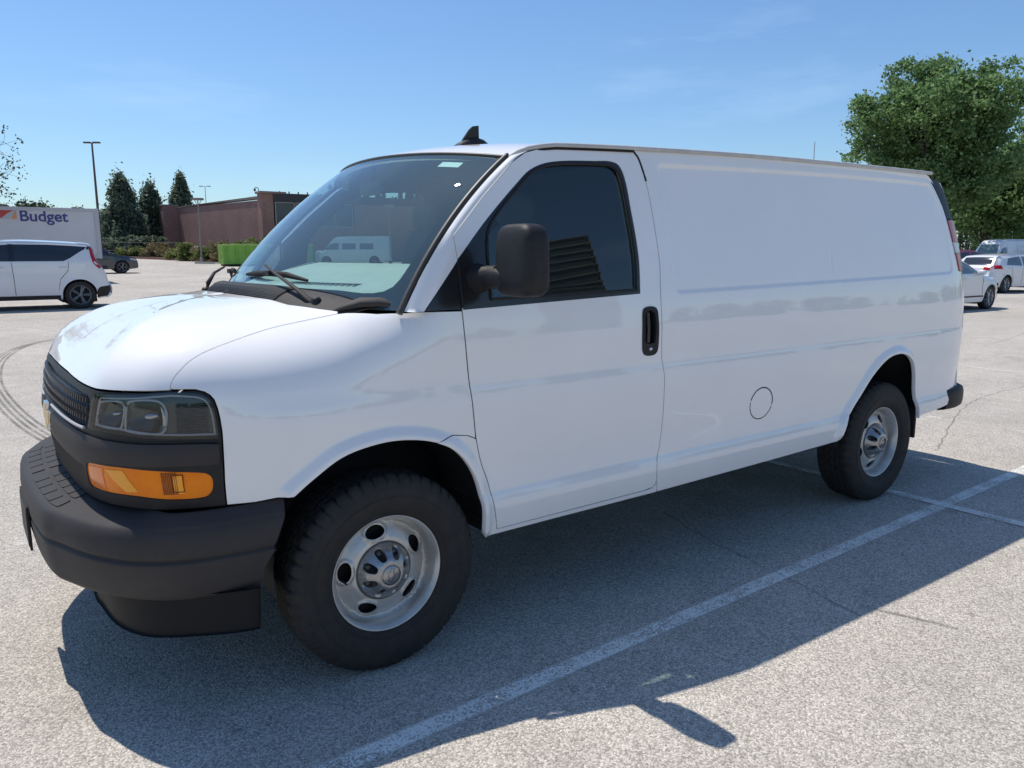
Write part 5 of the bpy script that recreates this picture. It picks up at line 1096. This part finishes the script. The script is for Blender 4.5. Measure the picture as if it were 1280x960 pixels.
    g=MB(); g.box(((x0+x1)/2,0,zb+.12),((x1-x0)/2-.35,W-.28,.08)); 
    g.build('underbody','dark_liner',t)
    for cx in wx:
        g=MB(); g.box((cx,0,wr+.12),(wr*1.1,W-.22,wr*.9)); g.build('wheel_housing','dark_liner',t)
    # mirrors
    if 'mir' in S:
        mxx,mz=S['mir']
        for s in (-1,1):
            g=MB(); V2,F2=superbox((mxx,s*(W+.06),mz),(.07,.11,.075),3,10); g.add(V2,F2,True); g.tube([(mxx-.02,s*(W-.08),mz-.05),(mxx,s*(W+.02),mz-.03)],.03,6); g.build('side_mirror',S.get('mirm','smooth_black'),t)
    for (hx,hz_) in S.get('handles',[]):
        for s in (-1,1):
            p=SF(np.array([hx-.08,hx,hx+.08]),np.array([hz_]*3))*[1,s,1]+np.array([0,-.018*s,0]); g=MB(); g.tube(list(p),.014,6); g.build('door_handle',pm,t)
    for nm,pts,rad,m in S.get('tubes',[]):
        for s in (-1,1): g=MB(); g.tube([(x,s*y,z) for x,y,z in pts],rad,6); g.build(nm,m,t)
    return t
mat('car_white',(.70,.71,.73),.28,0,1,.05); mat('car_silver',(.58,.59,.61),.28,.3,1,.05); mat('car_dark',(.035,.042,.055),.25,.2,1,.04); mat('car_red',(.32,.02,.05),.3,0,1,.05); mat('car_glass',(.022,.028,.038),.06,0,0,0,.7); mat('see_glass',(.12,.17,.20),.06,0,0,0,.7); mat('alloy_dark',(.30,.30,.31),.35,.8); mat('teal_glass',(.10,.16,.16),.08,0,0,0,.7)
# boxy white hatchback SUV at the left
SOUL=dict(outline=[(-3.28,.24),(-3.42,.45),(-3.46,.72),(-3.40,.93),(-3.15,1.03),(-2.62,1.10),(-2.50,1.13),(-1.98,1.50),(-1.78,1.575),(-1.2,1.62),(-.5,1.60),(.05,1.565),(.30,1.53),(.345,1.49),(.40,1.22),(.53,.98),(.60,.86),(.66,.60),(.70,.52),(.71,.42),(.62,.27),(.40,.24)],
  keep=[0,21,6,13],W=.90,belt=1.12,lean=.14,r=.10,zb=.24,wr=.335,wx=(-2.60,0),paint='car_white',crown=.05,tf=.16,tr=.09,res=.09,
  wins=[[(-2.28,1.15),(-1.40,1.15),(-1.40,1.545),(-1.70,1.52),(-1.92,1.42)],[(-1.30,1.15),(-.30,1.15),(-.16,1.22),(.07,1.375),(.17,1.43),(.22,1.495),(-.1,1.52),(-.6,1.545),(-1.30,1.55)]],glass='car_glass',
  side=[('window_pillar',[(-1.40,1.15),(-1.30,1.15),(-1.30,1.55),(-1.40,1.548)],'smooth_black',.003),('roof_pillar_trim',[(.21,1.425),(.30,1.435),(.315,1.495),(.225,1.50)],'smooth_black',.003),('tail_light',[(.275,1.46),(.325,1.48),(.385,1.20),(.50,1.00),(.47,.965),(.39,1.02),(.315,1.12),(.29,1.30)],'red_lens',.008),('rear_bumper',[(.36,.27),(.60,.30),(.675,.44),(.665,.55),(.44,.52),(.38,.45)],'black_plastic',.012),('sill_trim',[(-2.18,.245),(-.42,.245),(-.42,.34),(-2.18,.345)],'black_plastic',.012)],
  seams=[[(-1.36,1.13),(-1.34,.72),(-1.33,.36)],[(-2.42,1.1),(-2.40,.72),(-2.30,.36)],[(-.20,1.15),(-.22,.93),(-.40,.72),(-.45,.45)]],
  handles=[(-1.60,1.0),(-.33,1.0)],mir=(-2.12,1.18),spokes=5,rimm='alloy_dark',
  ends=[('windshield',-2.50,1.13,-1.98,1.50,-.9,.9,'car_glass'),('rear_window',.345,1.46,.40,1.22,-.85,.85,'car_glass'),('bumper_cover',.70,.55,.68,.32,-1.0,1.0,'black_plastic'),('spoiler',.05,1.565,.30,1.53,-.9,.9,'car_white')])
g_=ground_at(103,386.0)
car('compact_suv','white boxy compact SUV with black rear bumper parked in front of the truck','car',(g_[0],g_[1]+.78,float(gz(g_[0],g_[1]+.2))),math.radians(-1),SOUL)
# dark hatchback behind the SUV, only its nose in view (front towards the right)
HATCH=[(-2.05,.22),(-2.12,.42),(-2.10,.62),(-2.02,.76),(-1.7,.88),(-1.05,.98),(-.45,1.36),(-.15,1.44),(.5,1.46),(1.2,1.42),(1.72,1.30),(1.95,.98),(2.05,.90),(2.12,.6),(2.10,.4),(1.98,.22)]
DK=dict(outline=HATCH,keep=[0,15],W=.88,belt=.92,lean=.18,r=.16,zb=.22,wr=.33,wx=(-1.28,1.30),paint='car_dark',tf=.22,tr=.15,res=.13,wins=[[(-.85,.98),(.30,1.0),(.30,1.37),(-.12,1.36),(-.42,1.27)],[(.40,1.0),(1.45,1.04),(1.30,1.25),(.95,1.34),(.40,1.37)]],seams=[[(.35,.98),(.36,.35)],[(-.92,.95),(-.80,.35)]],mir=(-.70,1.02),spokes=5,rimm='steel',ends=[('windshield',-1.02,.99,-.5,1.33,-.85,.85,'car_glass'),('rear_window',1.74,1.28,1.95,1.0,-.8,.8,'car_glass')],side=[('headlight',[(-2.03,.66),(-1.72,.74),(-1.70,.81),(-1.98,.74)],'clear_lens_white',.01)])
g_=at(116,41.5); car('dark_hatchback','dark grey hatchback with only its nose and front wheel showing behind the SUV','car',(g_[0],g_[1],g_[2]),math.radians(178),DK)
# right side cars
def pose(u,v,wxl,wyl,rz):
    g=ground_at(u,v); c,s=math.cos(rz),math.sin(rz); return (g[0]-(wxl*c-wyl*s),g[1]-(wxl*s+wyl*c),float(gz(g[0],g[1])))
SEDAN=dict(outline=[(-2.15,.22),(-2.25,.42),(-2.24,.60),(-2.12,.74),(-1.7,.88),(-1.05,.96),(-.30,1.34),(.1,1.42),(.7,1.42),(1.2,1.32),(1.75,1.08),(2.15,1.04),(2.28,.96),(2.30,.6),(2.25,.38),(2.1,.22)],keep=[0,15],W=.88,belt=.94,lean=.20,r=.15,zb=.22,wr=.325,wx=(-1.38,1.38),paint='car_white',tf=.2,tr=.16,res=.12,wins=[[(-.78,1.0),(.25,1.0),(.25,1.36),(.05,1.355),(-.30,1.25)],[(.33,1.0),(1.45,1.03),(1.1,1.25),(.75,1.35),(.33,1.36)]],glass='see_glass',side=[('sill_trim',[(-.98,.36),(.98,.36),(.98,.40),(-.98,.40)],'fascia_dark',.008)],seams=[[(.29,.97),(.30,.32)],[(-.92,.92),(-.88,.60),(-.95,.32)]],mir=(-.66,1.03),mirm='car_white',handles=[(.12,.86),(1.2,.88)],spokes=9,rimm='steel',ends=[('windshield',-1.02,.98,-.36,1.31,-.88,.88,'car_glass'),('rear_window',1.25,1.30,1.72,1.09,-.85,.85,'car_glass')])
rz=math.radians(177); car('white_sedan','white sedan with only its front half showing right behind the van\'s tail','car',pose(1232,386.5,-1.38,.78,rz),rz,SEDAN)
HB=dict(outline=[(-2.0,.24),(-2.12,.45),(-2.08,.68),(-1.9,.82),(-1.2,.98),(-.55,1.36),(-.2,1.46),(.5,1.49),(1.25,1.45),(1.62,1.38),(1.90,1.06),(2.02,.98),(2.06,.72),(2.14,.55),(2.12,.40),(1.98,.26)],keep=[0,15],W=.90,belt=.98,lean=.17,r=.15,zb=.24,wr=.335,wx=(-1.30,1.28),paint='car_white',tf=.2,tr=.14,res=.10,wins=[[(-.85,1.04),(.25,1.04),(.25,1.41),(-.15,1.40),(-.50,1.28)],[(.33,1.04),(1.35,1.08),(1.15,1.33),(.33,1.41)]],glass='see_glass',side=[('tail_light',[(1.62,.93),(1.98,.93),(1.90,1.06),(1.70,1.07)],'red_lens',.01),('bumper_trim',[(1.72,.28),(2.05,.34),(2.09,.44),(1.75,.40)],'black_plastic',.01)],seams=[[(.29,1.0),(.30,.34)],[(1.0,1.0),(.95,.7),(.85,.4)]],mir=(-.70,1.08),mirm='smooth_black',handles=[(.12,.92),(1.15,.95)],spokes=9,rimm='steel',ends=[('windshield',-1.15,1.0,-.6,1.33,-.88,.88,'car_glass'),('rear_window',1.66,1.34,1.89,1.08,-.86,.86,'car_glass'),('tail_light',2.0,1.0,2.03,.86,.62,.99,'red_lens'),('tail_light',2.0,1.0,2.03,.86,-.99,-.62,'red_lens'),('number_plate',2.045,.80,2.06,.68,-.28,.28,'sticker_white'),('lower_bumper',2.14,.50,2.10,.36,-.95,.95,'black_plastic')])
rz=math.radians(172); car('white_hatchback','white hatchback seen from behind with red tail lights, parked before the high-roof van','car',pose(1254,366.5,1.28,.80,rz),rz,HB)
VAN2=dict(outline=[(-2.6,.30),(-2.72,.55),(-2.68,.95),(-2.45,1.15),(-2.0,1.30),(-1.45,2.10),(-1.15,2.42),(-.6,2.52),(1.5,2.54),(2.7,2.52),(2.80,2.40),(2.84,1.4),(2.84,.5),(2.78,.32)],keep=[0,13],W=1.0,belt=1.3,lean=.14,r=.16,zb=.30,wr=.35,wx=(-1.78,1.75),paint='car_white',tf=.25,tr=.04,res=.14,wins=[[(-1.85,1.40),(-.85,1.40),(-.85,1.95),(-1.20,1.95),(-1.50,1.85)]],glass='see_glass',seams=[[(-.75,2.1),(-.75,.45)],[(.6,2.2),(.6,.45)]],mir=(-1.75,1.50),mirm='smooth_black',spokes=9,rimm='steel',ends=[('windshield',-1.98,1.33,-1.42,2.12,-.88,.88,'teal_glass'),('grille',-2.70,.95,-2.72,.60,-.7,.7,'black_plastic')],side=[('headlight',[(-2.62,.92),(-2.30,1.0),(-2.28,1.17),(-2.50,1.10)],'clear_lens_white',.01)])
rz=math.radians(-5); g_=at(1234,56); car('high_roof_van','white high-roof van facing the camera behind the white hatchback','van',(g_[0]+2.5,g_[1]+.2,g_[2]),rz,VAN2)
V3=dict(VAN2); V3['outline']=[(x,z*.86 if z>1.2 else z) for x,z in VAN2['outline']]; V3['wins']=[[(x,z*.86) for x,z in VAN2['wins'][0]],[(-.6,1.22),(.4,1.22),(.4,1.66),(-.6,1.66)],[(.7,1.22),(1.7,1.22),(1.7,1.66),(.7,1.66)]]; V3['belt']=1.12; V3['mir']=(-1.75,1.3); V3['ends']=[('windshield',-1.98,1.15,-1.42,1.80,-.88,.88,'teal_glass')]; V3['seams']=[[(-.75,1.8),(-.75,.45)]]
g_=at(441,58); car('parked_van','white van parked beyond the cab, seen through the windshield','van',(g_[0],g_[1],g_[2]),math.radians(-34),V3)
RD=dict(DK); RD['paint']='car_red'
g_=at(1208,41); car('red_hatchback','dark red car with only its roof showing left of the white high-roof van','car',(g_[0]+.2,g_[1]+.4,g_[2]+.25),math.radians(172),RD)
# ================================================================== WHAT STANDS BEHIND THE CAMERA (mirrored in paint and glass)
mat('tower_glass',(.09,.11,.11),.3,0,0,0,.4); mat('tower_slab',(.20,.22,.20),.7)
tw=empty('apartment_tower',(133,-152,0),math.radians(40)); tag(tw,'tall curved apartment tower with pale balcony slabs, mirrored in the van\'s door glass','building')
def plan_t(s,g=0): 
    a=math.radians(-55+110*s); R=9.5+g; return (R*math.sin(a),-R*math.cos(a)+6)
H=60; nf=21; P=[plan_t(i/16) for i in range(17)]; Pb=[(x*.82,6) for x,_ in P[::-1]]
m_=MB(); ring=P+[(P[-1][0],9),(P[0][0],9)]; m_.prism(ring,0,H,lambda a,b,d:(a,b,d)); m_.build('glass_core','tower_glass',tw)
m_=MB()
for f in range(nf+1):
    z=f*H/nf; r2=[plan_t(i/16,1.3) for i in range(17)]; ring=r2+[(r2[-1][0],9.5),(r2[0][0],9.5)]; m_.prism(ring,z-.2,z+.2,lambda a,b,d:(a,b,d))
tag(m_.build('balcony_slab','tower_slab',tw),kind='stuff')
m_=MB()
for i in range(17): x,y=plan_t(i/16,1.3); m_.box((x,y,H/2),(.34,.4,H/2+(1.2 if i%4==0 else 0)))
tag(m_.build('pier','tower_slab',tw),kind='stuff')
rg=np.random.default_rng(77)
def back_wood(name,a0,a1,d,h,n,label):
    Vs=[];Fs=[];b0=0
    for i in range(n):
        a=math.radians(a0+(a1-a0)*(i+rg.random())/n); dd=d*rg.uniform(.85,1.2); c=np.array([dd*math.cos(a),dd*math.sin(a),0]); hh=h*rg.uniform(.6,1.15); k=380; dr=norm(rg.normal(size=(k,3))); P=c+np.array([0,0,hh*.52])+dr*rg.uniform(.5,1,(k,1))*np.array([hh*.42,hh*.42,hh*.52]); V,F_=leaves(P,hh*.13,rg,.3); Vs.append(V);Fs.append(F_+b0);b0+=len(V)
    tag(mk(name,np.concatenate(Vs),np.concatenate(Fs),'maple_leaves'),label,'woods',kind='stuff')
back_wood('tree_belt',-130,15,95,6.5,60,'belt of trees round the lot behind the camera, mirrored low in the van\'s flank')
back_wood('tree_belt',100,170,110,8,30,'belt of trees beyond the left edge of the photo')
